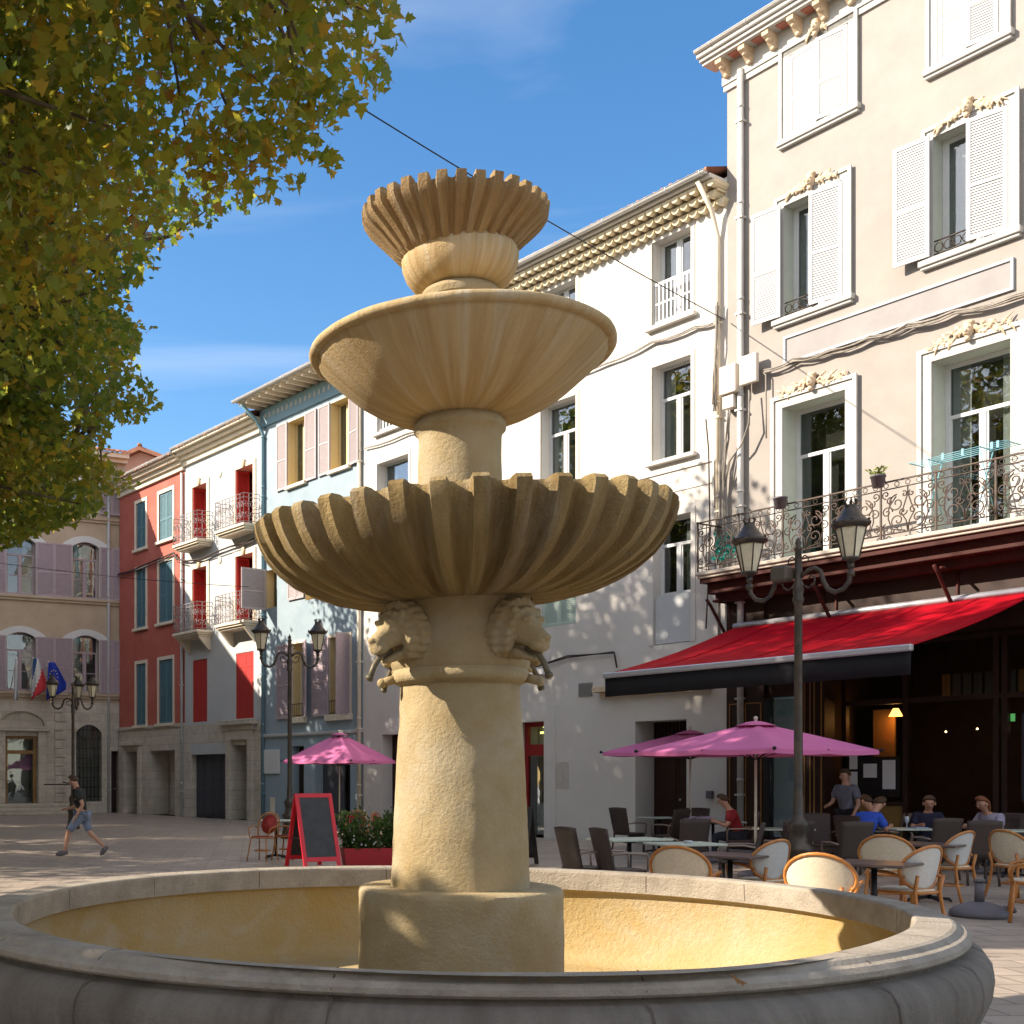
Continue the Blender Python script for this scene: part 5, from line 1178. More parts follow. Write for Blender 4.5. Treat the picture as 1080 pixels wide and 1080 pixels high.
# ------------------------------------------------------------------ street lamps
def lantern(sc=1.0):
    """returns (cage, glass) builders, base at z=0"""
    c = MB(); g_ = MB(); n = 6
    def hexa(r): return [(r*math.cos(math.pi*2*k/n+.3), r*math.sin(math.pi*2*k/n+.3)) for k in range(n)]
    b_, t_ = hexa(.105*sc), hexa(.20*sc)
    for (x0, y0), (x1, y1) in zip(b_, t_): c.tube([(x0, y0, .06*sc), (x1, y1, .50*sc)], .010*sc, 5)
    c.lathe([(0, .0), (.05*sc, .0), (.06*sc, .03*sc), (.118*sc, .045*sc), (.118*sc, .075*sc), (.09*sc, .08*sc)], 18)
    c.lathe([(.19*sc, .47*sc), (.215*sc, .49*sc), (.25*sc, .52*sc), (.255*sc, .55*sc), (.22*sc, .57*sc), (.19*sc, .60*sc), (.14*sc, .66*sc), (.09*sc, .74*sc), (.075*sc, .77*sc), (.085*sc, .785*sc), (.06*sc, .80*sc), (0, .80*sc)], 24)
    for k in range(6):
        a = k*math.pi/3; c.tube([(.06*sc*math.cos(a), .06*sc*math.sin(a), .79*sc), (.09*sc*math.cos(a), .09*sc*math.sin(a), .84*sc), (.06*sc*math.cos(a), .06*sc*math.sin(a), .87*sc)], .014*sc, 5)
        c.ball((.245*sc*math.cos(a), .245*sc*math.sin(a), .565*sc), .022*sc, 6, 5)
    vs = [(x*.96, y*.96, .07*sc) for x, y in b_]+[(x*.96, y*.96, .49*sc) for x, y in t_]
    g_.add(vs, [(k, (k+1) % n, n+(k+1) % n, n+k) for k in range(n)], False)
    return c, g_
def lamp(label, pos, rz, hh=5.0, arms=(0, 180), sc=1.0, floodbox=False):
    t = thing('street_lamp', label, 'street lamp', pos, rz, 'old iron street lamps on the square')
    za = hh-.55*sc
    mb = MB(); mb.lathe([(.0, 0), (.24*sc, 0), (.24*sc, .08), (.20*sc, .12), (.17*sc, .3), (.17*sc, .5), (.20*sc, .54), (.20*sc, .60), (.13*sc, .66), (.11*sc, .80), (.14*sc, .84), (.14*sc, .90), (.155*sc, .94), (.10*sc, 1.0), (.075*sc, 1.05), (.07*sc, 1.3), (.062*sc, 1.35), (.052*sc, za-.4), (.07*sc, za-.36), (.08*sc, za-.32), (.06*sc, za-.26), (.075*sc, za-.2), (.075*sc, za-.12), (.05*sc, za-.05), (.06*sc, za+.05), (.05*sc, za+.15), (.045*sc, za+.38), (.06*sc, za+.40), (.03*sc, za+.44), (.045*sc, za+.49), (.012*sc, za+.56), (0, za+.57)], 20)
    mb.build('pole', M['lampiron'], t)
    for k, a in enumerate(arms):
        c, s_ = math.cos(R(a)), math.sin(R(a)); q = MB()
        A = lambda L_: [(x*c*sc, x*s_*sc, za+z*sc) for x, z in L_]
        q.tube(A([(.04, .0), (.14, .08), (.24, .10), (.32, .04), (.36, -.10), (.42, -.22), (.52, -.28), (.64, -.25), (.72, -.15), (.74, .0), (.74, .08)]), [.03*sc]*4+[.034*sc]*5+[.03*sc, .03*sc], 8)
        q.tube(A([(.05, -.12), (.15, -.17), (.23, -.12), (.24, -.03), (.18, 0), (.14, -.05)]), .014*sc, 6)
        q.tube(A([(.03, .12), (.03, .24), (.09, .30), (.15, .26), (.14, .20), (.10, .21)]), .012*sc, 6)
        q.tube(A([(.70, -.05), (.78, -.05)]), .045*sc, 8); q.tube(A([(.74, .02), (.74, .10)]), .045*sc, 8)
        ar = q.build('arm', M['lampiron'], t)
        cg, gl = lantern(sc); cg.v = [(x+.74*c*sc, y+.74*s_*sc, z+za+.10*sc) for x, y, z in cg.v]; gl.v = [(x+.74*c*sc, y+.74*s_*sc, z+za+.10*sc) for x, y, z in gl.v]
        l_ = cg.build('lantern', M['lampiron'], t); gl.build('lamp_glass', M['lampglass'], l_)
    if floodbox:
        q = MB(); q.box(-.30, -.05, -.24, -.02, za-.06, za+.16, .03); q.build('control_box', mat('box_brown', (.10, .08, .06), .5), t)
    return t
lamp('iron street lamp with two lanterns in front of the red awning', gnd(842, 16.9), R(-52), 5.0, floodbox=True)
lamp('iron street lamp with two lanterns beside the left pink umbrella', gnd(305.5, 30.6), R(8), 5.25)
lamp('iron street lamp with three lanterns in front of the town hall', gnd(77, 36), R(10), 4.35, arms=(170, 20, 75), sc=.85)

# ------------------------------------------------------------------ umbrellas
def umbrella(label, px, Y, zt, ze, half, rot, pole_m=None):
    t = thing('parasol', label, 'parasol', gnd(px, Y), R(rot), 'pink cafe parasols')
    n = 8; mb = MB(); ring = 14; vs = []
    def rad(a):     # square plan
        return half/max(abs(math.cos(a)), abs(math.sin(a)))
    NN = 64
    for j in range(ring+1):
        u_ = .12+.88*j/ring
        for i in range(NN):
            a = 2*math.pi*i/NN; rr = rad(a)
            seg = abs(math.sin(4*a))
            z = zt-(zt-ze)*(u_**1.06)-.05*seg*u_*(1-u_)*2-(.02*seg*u_)
            vs.append((rr*u_*math.cos(a), rr*u_*math.sin(a), z))
    mb.add(vs, [(j*NN+i, j*NN+(i+1) % NN, (j+1)*NN+(i+1) % NN, (j+1)*NN+i) for j in range(ring) for i in range(NN)], True)
    # hem hanging down
    b = len(mb.v)-NN; hem = [(x*1.002, y*1.002, z-.07) for x, y, z in mb.v[b:b+NN]]; k = len(mb.v); mb.v += hem
    for i in range(NN): mb.f.append((b+i, b+(i+1) % NN, k+(i+1) % NN, k+i)); mb.m.append(0); mb.sm.append(False)
    o_ = mb.build('canopy', M['pink'], t); md = o_.modifiers.new('t', 'SOLIDIFY'); md.thickness = .005
    mb = MB(); mb.lathe([(0, zt+.03), (half*.1, zt+.01), (half*.24, zt-.045)], 8, fn=lambda i, a, r, z: (r, z+(.02*math.sin(a*8) if i == 2 else 0))); o2 = mb.build('top_vent', M['pink'], t); md = o2.modifiers.new('t', 'SOLIDIFY'); md.thickness = .005
    mb = MB()
    for i in range(8):
        a = 2*math.pi*i/8+math.pi/4; rr = rad(a)
        mb.tube([(0, 0, zt-.06), (rr*.5*math.cos(a), rr*.5*math.sin(a), zt-(zt-ze)*.5-.05), (rr*1.01*math.cos(a), rr*1.01*math.sin(a), ze-.01)], .010, 5)
        mb.tube([(0, 0, ze-.15), (rr*.5*math.cos(a), rr*.5*math.sin(a), zt-(zt-ze)*.5-.06)], .008, 5)
        if i % 2 == 0: mb.ball((rr*1.02*math.cos(a), rr*1.02*math.sin(a), ze-.0), .03, 6, 5)
    mb.build('ribs', M['black'], t)
    mb = MB(); mb.tube([(0, 0, .06), (0, 0, zt+.05)], .022, 10); mb.ball((0, 0, zt+.07), .035, 8, 6); mb.build('pole', pole_m or mat('pale_pole', (.55, .50, .42), .5), t)
    mb = MB(); mb.lathe([(0, 0), (.28, 0), (.28, .04), (.2, .09), (.06, .11), (.045, .32), (0, .32)], 24); mb.build('base', M['pot'], t)
    return t
umbrella('pink parasol at the left, beside the street lamp and chalkboard', 358, 35, 2.86, 2.05, 1.2, 52)
umbrella('front pink parasol of the overlapping pair, nearest the right street lamp', 797, 19.0, 2.47, 2.02, 1.27, 30)
umbrella('rear pink parasol of the overlapping pair, left of the other', 728, 23.6, 2.50, 2.09, 1.2, 38)
t = thing('umbrella_stand', 'dark empty parasol base standing on the paving at the right', 'umbrella stand', gnd(1033, 13.6), .3)
mb = MB(); mb.lathe([(0, 0), (.29, 0), (.31, .03), (.30, .07), (.24, .12), (.14, .16), (.07, .175), (0, .175)], 32); mb.build('weight', M['pot'], t)
mb = MB(); mb.tube([(0, 0, .16), (0, 0, .42)], [.052, .046], 16); mb.tube([(0, 0, .40), (0, 0, .43)], .06, 16); mb.build('socket', M['pot'], t)
mb = MB(); mb.tube([(.24, -.1, .09), (.33, -.14, .10), (.36, -.13, .06)], .035, 8); mb.build('handle', M['pot'], t)

# ------------------------------------------------------------------ chairs and tables
def rattan_chair(wm):
    t = thing('rattan_chair', 'x', 'chair', (0, 0, 0), 0, 'cream woven cafe chairs')     # faces +y
    mb = MB(); n = 20
    def hoop(a, k=1.0):    # back hoop: ellipse in x,z bent around the sitter
        x = .30*math.cos(a)*k; zz = .69+.225*math.sin(a)*k; y = -.235-.05*math.sin(a)*k+.85*x*x*1.4; return (x, y, zz)
    fr = MB(); fr.tube([hoop(2*math.pi*i/28) for i in range(29)], .017, 8, cap=False)
    fr.build('back_frame', M['rattan'], t)
    vs = [hoop(0, 0.0)]; 
    for j in range(1, 7):
        for i in range(28): vs.append(hoop(2*math.pi*i/28, j/6*.98))
    fs = [(0, 1+i, 1+(i+1) % 28) for i in range(28)]+[(1+j*28+i, 1+j*28+(i+1) % 28, 1+(j+1)*28+(i+1) % 28, 1+(j+1)*28+i) for j in range(5) for i in range(28)]
    mb.add(vs, fs, True); o_ = mb.build('back_panel', wm, t); md = o_.modifiers.new('t', 'SOLIDIFY'); md.thickness = .02
    mb = MB(); mb.lathe([(0, .47), (.22, .475), (.235, .46), (.235, .44), (.22, .43), (0, .43)], 28, fn=lambda i, a, r, z: (r*(1+.10*abs(math.sin(2*a))), z)); mb.build('seat', M['weave'], t)
    mb = MB(); mb.tube([(.24*(1+.1*abs(math.sin(2*a)))*math.cos(a), .24*(1+.1*abs(math.sin(2*a)))*math.sin(a), .445) for a in [i*math.pi/14 for i in range(29)]], .018, 7); mb.tube([(.19*math.cos(a), .19*math.sin(a), .22) for a in [i*math.pi/12 for i in range(25)]], .011, 6)
    mb.build('seat_frame', M['rattan'], t)
    for sx in (-1, 1):
        mb = MB(); mb.tube([(sx*.27, -.16, .60), (sx*.31, .0, .645), (sx*.31, .14, .65), (sx*.27, .215, .62), (sx*.235, .235, .55), (sx*.215, .225, .44)], .017, 8); mb.build('arm', M['rattan'], t)
        mb = MB(); mb.tube([(sx*.20, .20, .45), (sx*.215, .225, .2), (sx*.225, .25, 0)], .019, 8); mb.build('leg', M['rattan'], t)
        mb = MB(); mb.tube([(sx*.2, -.25, .62), (sx*.19, -.215, .45), (sx*.205, -.25, .22), (sx*.235, -.32, 0)], .019, 8); mb.build('leg', M['rattan'], t)
    return t
def wicker_chair():
    t = thing('wicker_chair', 'x', 'chair', (0, 0, 0), 0, 'dark brown wicker armchairs')
    mb = MB(); vs = []; nx, nz_ = 8, 8
    for j in range(nz_+1):
        for i in range(nx+1):
            u_ = i/nx*2-1; v = j/nz_; vs.append((u_*(.215+.02*v), -.20-.13*v-.02*(1-u_*u_), .40+.55*v+.012*(1-u_*u_)*v))
    mb.add(vs, [(j*(nx+1)+i, j*(nx+1)+i+1, (j+1)*(nx+1)+i+1, (j+1)*(nx+1)+i) for j in range(nz_) for i in range(nx)], True)
    o_ = mb.build('backrest', M['wicker'], t); md = o_.modifiers.new('t', 'SOLIDIFY'); md.thickness = .03
    mb = MB(); mb.box(-.23, .23, -.22, .24, .395, .445, .015); mb.box(-.225, .225, .225, .241, .30, .394); mb.build('seat', M['wicker'], t)
    for sx in (-1, 1):
        mb = MB(); mb.tube([(sx*.235, -.24, .63), (sx*.27, -.1, .655), (sx*.27, .2, .645), (sx*.255, .235, .6), (sx*.24, .235, .42)], .015, 7); mb.build('arm', mat('arm_metal', (.28, .22, .18), .4, metal=.3) if sx < 0 and 'arm_metal' not in bpy.data.materials else bpy.data.materials['arm_metal'], t)
        mb = MB(); mb.box(sx*.2-.018*1, sx*.2+.018, .2, .236, 0, .394); mb.build('leg', M['wicker'], t)
        mb = MB(); mb.tube([(sx*.2, -.2, .395), (sx*.21, -.27, 0)], .018, 6); mb.build('leg', M['wicker'], t)
    return t
def bistro_chair():
    t = thing('bistro_chair', 'x', 'chair', (0, 0, 0), 0, 'red panelled cane bistro chairs')
    mb = MB(); hp = [(-.21, -.2, .45), (-.23, -.23, .62), (-.22, -.26, .76), (-.15, -.29, .87), (0, -.30, .91), (.15, -.29, .87), (.22, -.26, .76), (.23, -.23, .62), (.21, -.2, .45)]
    mb.tube(hp, .015, 7); mb.build('back_frame', M['rattan'], t)
    mb = MB(); c = (0, -.262, .69); vs = [c]+[(.165*math.cos(a), -.262-.05*math.sin(a), .69+.175*math.sin(a)) for a in [i*math.pi/10 for i in range(20)]]
    mb.add(vs, [(0, 1+i, 1+(i+1) % 20) for i in range(20)], True); o_ = mb.build('back_panel', M['redpanel'], t); md = o_.modifiers.new('t', 'SOLIDIFY'); md.thickness = .014
    mb = MB(); mb.tube([(.17*math.cos(a), -.262-.05*math.sin(a), .69+.18*math.sin(a)) for a in [i*math.pi/10 for i in range(21)]], .011, 6)
    for z in (.45,): pass
    mb.build('panel_rim', M['rattan'], t)
    mb = MB(); mb.lathe([(0, .47), (.2, .472), (.215, .455), (.2, .435), (0, .435)], 24); mb.build('seat', M['redpanel'], t)
    mb = MB(); mb.tube([(.22*math.cos(a), .22*math.sin(a), .45) for a in [i*math.pi/10 for i in range(21)]], .015, 6); mb.tube([(.16*math.cos(a), .16*math.sin(a), .2) for a in [i*math.pi/10 for i in range(21)]], .010, 6); mb.build('seat_frame', M['rattan'], t)
    for sx in (-1, 1):
        mb = MB(); mb.tube([(sx*.23, -.23, .64), (sx*.25, -.05, .66), (sx*.24, .12, .62), (sx*.19, .17, .46)], .012, 6); mb.build('arm', M['rattan'], t)
        for sy in (-1, 1): mb = MB(); mb.tube([(sx*.16, sy*.16, .45), (sx*.21, sy*.23, 0)], .014, 6); mb.build('leg', M['rattan'], t)
    return t
protos = {}
def put(kind, maker, label, px, Y, rz, dx=0, dy=0):
    p = gnd(px, Y)
    if kind not in protos: protos[kind] = maker(); o_ = protos[kind]; o_['label'] = label; o_.location = p; o_.rotation_euler = (0, 0, R(rz)); return o_
    return dup(protos[kind], label, p, R(rz))
rc = lambda: rattan_chair(M['weave']); rg = lambda: rattan_chair(M['weave2'])
put('rc', rc, 'cream rattan chair low behind the fountain rim, leftmost of the rattan chairs', 722, 12.0, -38)
put('rc', rc, 'cream rattan chair directly right of the lamp post foot, half hidden by the fountain rim', 868, 10.9, -36)
put('rc', rc, 'cream rattan chair behind the pale backed chair, right of the wide wicker backs', 937, 14.2, -36)
put('rc', rc, 'cream rattan chair at the right edge, standing beyond the parasol base', 1074, 15.4, -75)
put('rc', rc, 'cream rattan chair cut off by the right edge of the picture, nearest the viewer', 1092, 13.1, 60)
put('rg', rg, 'rattan chair with pale grey back turned to us, left of the lamp post foot', 801, 13.2, 28)
put('rg', rg, 'rattan chair with pale grey back, in front of the others at the nearest dark table', 957, 12.1, 26)
put('rg', rg, 'rattan chair with pale grey back, farther right with all its legs in view', 999, 15.2, 30)
wk = wicker_chair
W_ = [('brown wicker armchair leftmost of all, nearest the fountain column', 618, 15.3, -72), ('brown wicker armchair second from the left, seen edge on beside the pale green table', 655, 15.0, -80),
 ('brown wicker armchair farther back, in front of the white wall', 663, 24.5, -62), ('brown wicker armchair in front of the dark door, under the rear parasol', 706, 23.5, 30), ('brown wicker armchair turned away, behind the middle pale green table', 724, 18.3, 5),
 ('brown wicker armchair angled towards the left, below the front parasol pole', 779, 16.6, 62), ('brown wicker armchair at the back table, left of the person in red', 733, 23.8, 150),
 ('brown wicker armchair just left of the lamp post foot, back to us', 832, 17.6, 2), ('brown wicker armchair just right of the lamp post foot, back to us', 893, 17.2, 0), ('brown wicker armchair farther behind the two backs at the lamp post', 866, 20.5, 170),
 ('brown wicker armchair in the middle of the right terrace, behind the small cluttered table', 987, 18.6, 3), ('brown wicker armchair right of the middle one, in front of the menu blackboard', 1030, 17.6, -12), ('brown wicker armchair farthest right under the awning', 1075, 20.5, 170)]
for l_, px, Y, rz in W_: put('wk', wk, l_, px, Y, rz)
put('bc', bistro_chair, 'red cane bistro chair standing clear at the left of the chalkboard', 277, 22.5, 150)
put('bc', bistro_chair, 'red cane bistro chair half hidden by the left side of the chalkboard', 303, 22.9, 60)
put('bc', bistro_chair, 'red cane bistro chair behind the shrub trough, nearer the chalkboard', 377, 24.0, 175)
put('bc', bistro_chair, 'red cane bistro chair touching the fountain column, behind the shrubs', 410, 23.0, -120)
def table(label, px, Y, rz, top, w_=.7, d_=.7, round_=False, name='cafe_table', h=.75):
    t = thing(name, label, 'table', gnd(px, Y), R(rz), 'cafe tables')
    mb = MB()
    if round_: mb.lathe([(0, h-.025), (w_/2, h-.025), (w_/2+.005, h-.012), (w_/2, h), (0, h)], 36, smooth=False)
    else: mb.box(-w_/2, w_/2, -d_/2, d_/2, h-.028, h, .006)
    mb.build('table_top', top, t)
    mb = MB(); mb.tube([(0, 0, .04), (0, 0, h-.03)], .028, 10); mb.tube([(0, 0, h-.06), (0, 0, h-.03)], .09, 10)
    mb.build('column', M['black'], t)
    for k in range(4): a = math.pi/4+k*math.pi/2; mb = MB(); mb.tube([(0, 0, .07), (.26*math.cos(a), .26*math.sin(a), .035), (.28*math.cos(a), .28*math.sin(a), .0)], .02, 6); mb.build('foot', M['black'], t)
    return t
gt, dt = M['greentop'], M['darktop']
table('pale green cafe table beside the leftmost wicker armchairs', 664, 16.4, 20, gt, 1.0, .6)
T2 = table('pale green cafe table holding a small ashtray, behind the first rattan chair', 722, 15.3, 12, gt, .85, .6)
table('dark brown table between the rattan chairs left of the lamp post', 770, 13.1, 45, dt, .74, .74)
table('dark brown table nearest us, between the rattan chairs right of the lamp post', 922, 11.9, 45, dt, .74, .74)
table('dark brown table farther right, before the pale backed rattan chair', 980, 15.2, 45, dt, .8, .8)
T6 = table('cluttered pale table in front of the people under the awning', 958, 19.6, 0, gt, .7, .6)
table('pale green table far back by the dark door', 695, 24.8, 10, gt, .7, .6)
T8 = table('pale green table in front of the person in red', 752, 22.6, -10, gt, 1.1, .6)
table('pale table behind the lamp post foot', 826, 19.6, 0, gt, .8, .6)
table('pale grey table at the far right under the awning', 1062, 19.0, 0, gt, .9, .6)
table('small pale table between the two red bistro chairs', 291, 23.2, 0, gt, .6, .6)
# bits on tables
p = T2.location; mb = MB(); mb.lathe([(0, 0), (.05, 0), (.055, .03), (.045, .03), (.04, .012), (0, .012)], 16); o_ = mb.build('ashtray', M['alu']); o_.location = (p.x+.05, p.y, .751); tag(o_, 'small metal ashtray on the middle pale green table', 'ashtray')
p = T6.location; mb = MB(); mb.lathe([(0, 0), (.025, 0), (.008, .02), (.008, .08), (.032, .11), (.036, .2), (.03, .2), (.028, .12), (0, .1)], 14); o_ = mb.build('drinking_glass', mat('clear_glassware', (.35, .38, .40), .1, spec=.8)); o_.location = (p.x-.08, p.y-.1, .751); tag(o_, 'stemmed glass on the cluttered table under the awning', 'glass')
mb = MB(); mb.box(-.14, .14, -.1, .1, 0, .012, .003); mb.box(-.12, .1, -.09, .08, .0125, .02); o_ = mb.build('folded_papers', mat('blue_paper', (.25, .33, .45), .7)); o_.location = (p.x+.14, p.y-.05, .751); o_.rotation_euler = (0, 0, .2); tag(o_, 'folded blue grey papers on the cluttered table under the awning', 'papers')
p = T8.location; mb = MB(); rs = random.Random(3)
mb.add([(-.25+.5*i/6, -.15+.3*j/3, .02+.05*math.sin(i*1.3+j)*(0 < i < 6)) for j in range(4) for i in range(7)], [(j*7+i, j*7+i+1, (j+1)*7+i+1, (j+1)*7+i) for j in range(3) for i in range(6)], True); o_ = mb.build('folded_cloth', mat('lilac_cloth', (.35, .28, .38), .9)); o_.modifiers.new('t', 'SOLIDIFY').thickness = .02; o_.location = (p.x-.25, p.y, .765); tag(o_, 'crumpled lilac cloth lying on the table in front of the person in red', 'cloth')

# ------------------------------------------------------------------ chalkboards
def aboard(label, px, Y, rz, fm, w_=.72, h=1.3, spread=.42):
    t = thing('chalkboard', label, 'chalkboard', gnd(px, Y), R(rz), 'pavement chalkboards')
    for sg, nm in ((-1, 'front_panel'), (1, 'back_panel')):
        mb = MB(); fw = .075
        tz = math.hypot(h, spread)
        mb.box(-w_/2, -w_/2+fw, -.018, .018, 0, tz, .004); mb.box(w_/2-fw, w_/2, -.018, .018, 0, tz, .004); mb.box(-w_/2+fw, w_/2-fw, -.016, .016, tz-fw, tz-.001); mb.box(-w_/2+fw, w_/2-fw, -.016, .016, .13, .13+fw)
        a = math.atan2(spread, h)*sg
        Mx = Matrix.Translation((0, sg*spread, 0)) @ Matrix.Rotation(a, 4, 'X')
        mb.v = [tuple(Mx @ Vector(p)) for p in mb.v]; f_ = mb.build(nm, fm, t)
        mb = MB(); mb.box(-w_/2+fw, w_/2-fw, -.008, .008, .13+fw, tz-fw); mb.v = [tuple(Mx @ Vector(p)) for p in mb.v]; mb.build('writing_surface', M['slate'], f_)
    mb = MB(); mb.tube([(-w_/2+.03, -spread*.6, h*.4), (-w_/2+.03, spread*.6, h*.4)], .006, 5); mb.tube([(w_/2-.03, -spread*.6, h*.4), (w_/2-.03, spread*.6, h*.4)], .006, 5); mb.build('chain', M['black'], t)
    return t
aboard('red framed A shaped chalkboard standing left of the fountain column', 330, 21.0, 22, M['redframe'])
aboard('black framed chalkboard mostly hidden behind the fountain column', 541, 21.5, -28, mat('black_frame', (.02, .018, .018), .5), h=1.05)

# ------------------------------------------------------------------ leaves, shrubs, trees
def leafmesh(name, P, D, size, m_, parent=None, simple=False, norm_up=.5):
    """P: leaf positions (n,3)"""
    n = len(P); rs = np.random.RandomState(len(P) % 1000+5)
    if simple: prof = np.array([(0, 0), (.3, .22), (.55, .18), (1, 0), (.55, -.18), (.3, -.22)])
    else: prof = np.array([(0, 0), (.06, .30), (.10, .50), (.30, .28), (.52, .42), (.60, .20), (1.0, 0), (.60, -.20), (.52, -.42), (.30, -.28), (.10, -.50), (.06, -.30)])
    k = len(prof); sz = size*rs.uniform(.65, 1.25, n)
    nrm = rs.normal(size=(n, 3)); nrm[:, 2] += norm_up*1.5*np.sign(rs.uniform(-.3, 1, n)); nrm /= np.linalg.norm(nrm, axis=1)[:, None]
    ax = rs.normal(size=(n, 3)); ax[:, 2] -= .5; ax -= nrm*(ax*nrm).sum(1)[:, None]; ax /= np.linalg.norm(ax, axis=1)[:, None]
    bx = np.cross(nrm, ax)
    V = P[:, None, :]+(ax[:, None, :]*prof[None, :, 0, None]+bx[:, None, :]*prof[None, :, 1, None])*sz[:, None, None]
    V = V-nrm[:, None, :]*(np.abs(prof[None, :, 1, None])*.35*sz[:, None, None])
    me = bpy.data.meshes.new(name); me.vertices.add(n*k); me.vertices.foreach_set('co', V.reshape(-1).astype(np.float32))
    me.loops.add(n*k); me.loops.foreach_set('vertex_index', np.arange(n*k, dtype=np.int32))
    me.polygons.add(n); me.polygons.foreach_set('loop_start', np.arange(0, n*k, k, dtype=np.int32)); me.polygons.foreach_set('loop_total', np.full(n, k, dtype=np.int32))
    at_ = me.attributes.new('leafcol', 'FLOAT', 'FACE'); at_.data.foreach_set('value', np.clip(D+rs.normal(size=n)*.13, 0, 1).astype(np.float32))
    me.update(); me.validate(); me.materials.append(m_)
    o = bpy.data.objects.new(name, me); COL.objects.link(o)
    if parent: o.parent = parent
    return o
# the crown's side towards the square hangs lower on the left and is cut back on the right
EDGE = [(-400, 600), (-60, 440), (0, 415), (40, 425), (70, 412), (100, 395), (125, 352), (150, 350), (175, 368), (195, 325), (212, 295), (222, 262), (240, 205), (262, 165), (290, 148), (310, 130), (328, 122), (345, 150), (375, 140), (390, 135), (405, 160), (425, 165), (438, 150), (452, 118), (475, 108), (495, 118), (510, 145), (522, 112), (540, 98), (552, 70), (562, 45), (570, 20), (580, -5), (600, -60)]
def prune(P, jit=6):
    P = np.asarray(P); Y = P[:, 1]; ok = np.ones(len(P), bool); f_ = Y > 1.5
    px = np.where(f_, CX+FP*P[:, 0]/np.where(f_, Y, 1), -999); py = np.where(f_, HY-FP*(P[:, 2]-HC)/np.where(f_, Y, 1), -999)
    lim = np.interp(py, [e_[0] for e_ in EDGE], [e_[1] for e_ in EDGE])
    rs = np.random.RandomState(1); lim = lim+rs.normal(size=len(P))*jit
    vis = f_ & (py > -60) & (px > -30) & (px < 1120)
    ok &= ~(vis & ((px > lim) | (py > 585)))
    # gap between the crowns through which the sun reaches the fountain
    sx, sy, sz = sv; t_ = (FX-P[:, 0])/(-sx); yy = P[:, 1]-sy*t_; zz = P[:, 2]-sz*t_
    gap = ((yy > 8.2) & (yy < 11.2) & (zz > -.9) & (zz < 2) & (P[:, 0] < -2)) | ((yy > 5.9+rs.normal(size=len(P))*.1) & (yy < 11.2) & (zz > 1.5) & (zz < 6.4)) | ((yy > 4.9) & (yy < 8) & (zz > 1.35) & (zz < 2.7)) | ((yy > 6.95) & (yy < 9.0) & (zz > .85) & (zz < 6.4))
    return ok & ~gap
def tree(label, tx, ty, cz, rad, nleaf, size=.155, ncl=260, seed=0, trunk_r=.35, yellow=.35, zmin=0, holes=1.0):
    rs = np.random.RandomState(seed); t = thing('plane_tree', label, 'tree', (tx, ty, 0), 0, 'plane trees on the square')
    c = np.array([0, 0, cz]); rad = np.array(rad, float)
    # clump centres, more of them towards the shell
    d = rs.normal(size=(ncl, 3)); d /= np.linalg.norm(d, axis=1)[:, None]; rr = rs.uniform(.15, 1, ncl)**.55
    C = c+d*rr[:, None]*rad*(1+.10*np.sin(d[:, [0]]*7+seed)+.08*np.cos(d[:, [1]]*9))
    ok = prune(C+np.array([tx, ty, 0]), 0) if True else None; C = C[ok]
    # limbs reaching to the clumps
    mb = MB(); top = Vector((0, 0, cz-rad[2]*.75)); tr = MB()
    tr.tube([(0, 0, 0), (.05, 0, .6), (-.05, .05, top.z*.5), (0, 0, top.z)], [trunk_r*1.35, trunk_r, trunk_r*.85, trunk_r*.75], 14); tr.build('trunk', M['bark'], t)
    nl = 9; limbs = []
    for i in range(nl):
        a = 2*math.pi*i/nl+rs.uniform(-.2, .2); e_ = c+np.array([math.cos(a), math.sin(a), rs.uniform(-.35, .6)])*rad*.72
        p0 = np.array(top); mid_ = p0*.5+e_*.5+np.array([0, 0, .12*rad[2]]); pts = [p0+(mid_-p0)*u_+(0, 0, .3*math.sin(u_*3)) for u_ in (0, .33, .66)]+[mid_+(e_-mid_)*u_+rs.normal(size=3)*.15 for u_ in (0, .35, .7, 1)]
        limbs.append(np.array(pts))
    LP = np.concatenate(limbs)
    for L_ in limbs:
        okk = prune(L_+np.array([tx, ty, 0]), 0); L_ = L_[okk]
        if len(L_) > 2: mb.tube([tuple(p) for p in L_], list(np.linspace(trunk_r*.6, .08, len(L_))), 8)
    for q in C:
        dd = np.linalg.norm(LP-q, axis=1)+ (LP[:, 2] > q[2]+1)*2; p0 = LP[np.argmin(dd)]
        if not prune(np.array([p0])+np.array([tx, ty, 0]), 0)[0]: continue
        m_ = (p0+q)/2+rs.normal(size=3)*.25+(0, 0, .2)
        mb.tube([tuple(p0), tuple(m_), tuple(q)], [.07, .04, .015], 5)
    mb.build('limbs', M['bark'], t)
    per = nleaf//max(1, len(C)); P = []; Dc = []
    for q in C:
        cr_ = rs.uniform(.45, 1.15)*rad.mean()*.105+.22; k = int(per*rs.uniform(.6, 1.4))
        g_ = rs.normal(size=(k, 3))*np.array([cr_, cr_, cr_*.55])*.75; g_[:, 2] -= .25*np.linalg.norm(g_[:, :2], axis=1)
        P.append(q+g_); Dc.append(np.full(k, np.clip(yellow+rs.normal()*.16, 0, 1)))
    P = np.concatenate(P); Dc = np.concatenate(Dc); ok = prune(P+np.array([tx, ty, 0]), 7); P, Dc = P[ok], Dc[ok]
    leafmesh('crown', P, Dc, size, M['leaf'], t)
    return t
tree('plane tree with olive and yellowing leaves filling the top left of the picture', -6.2, 13.5, 13.2, (8.6, 8.2, 5.6), 76000, .19, 430, 1, yellow=.40)
tree('plane tree with smaller looking greener leaves hanging low in front of the town hall', -8.6, 27.5, 11.5, (8.0, 7.2, 6.0), 84000, .20, 430, 2, yellow=.30)
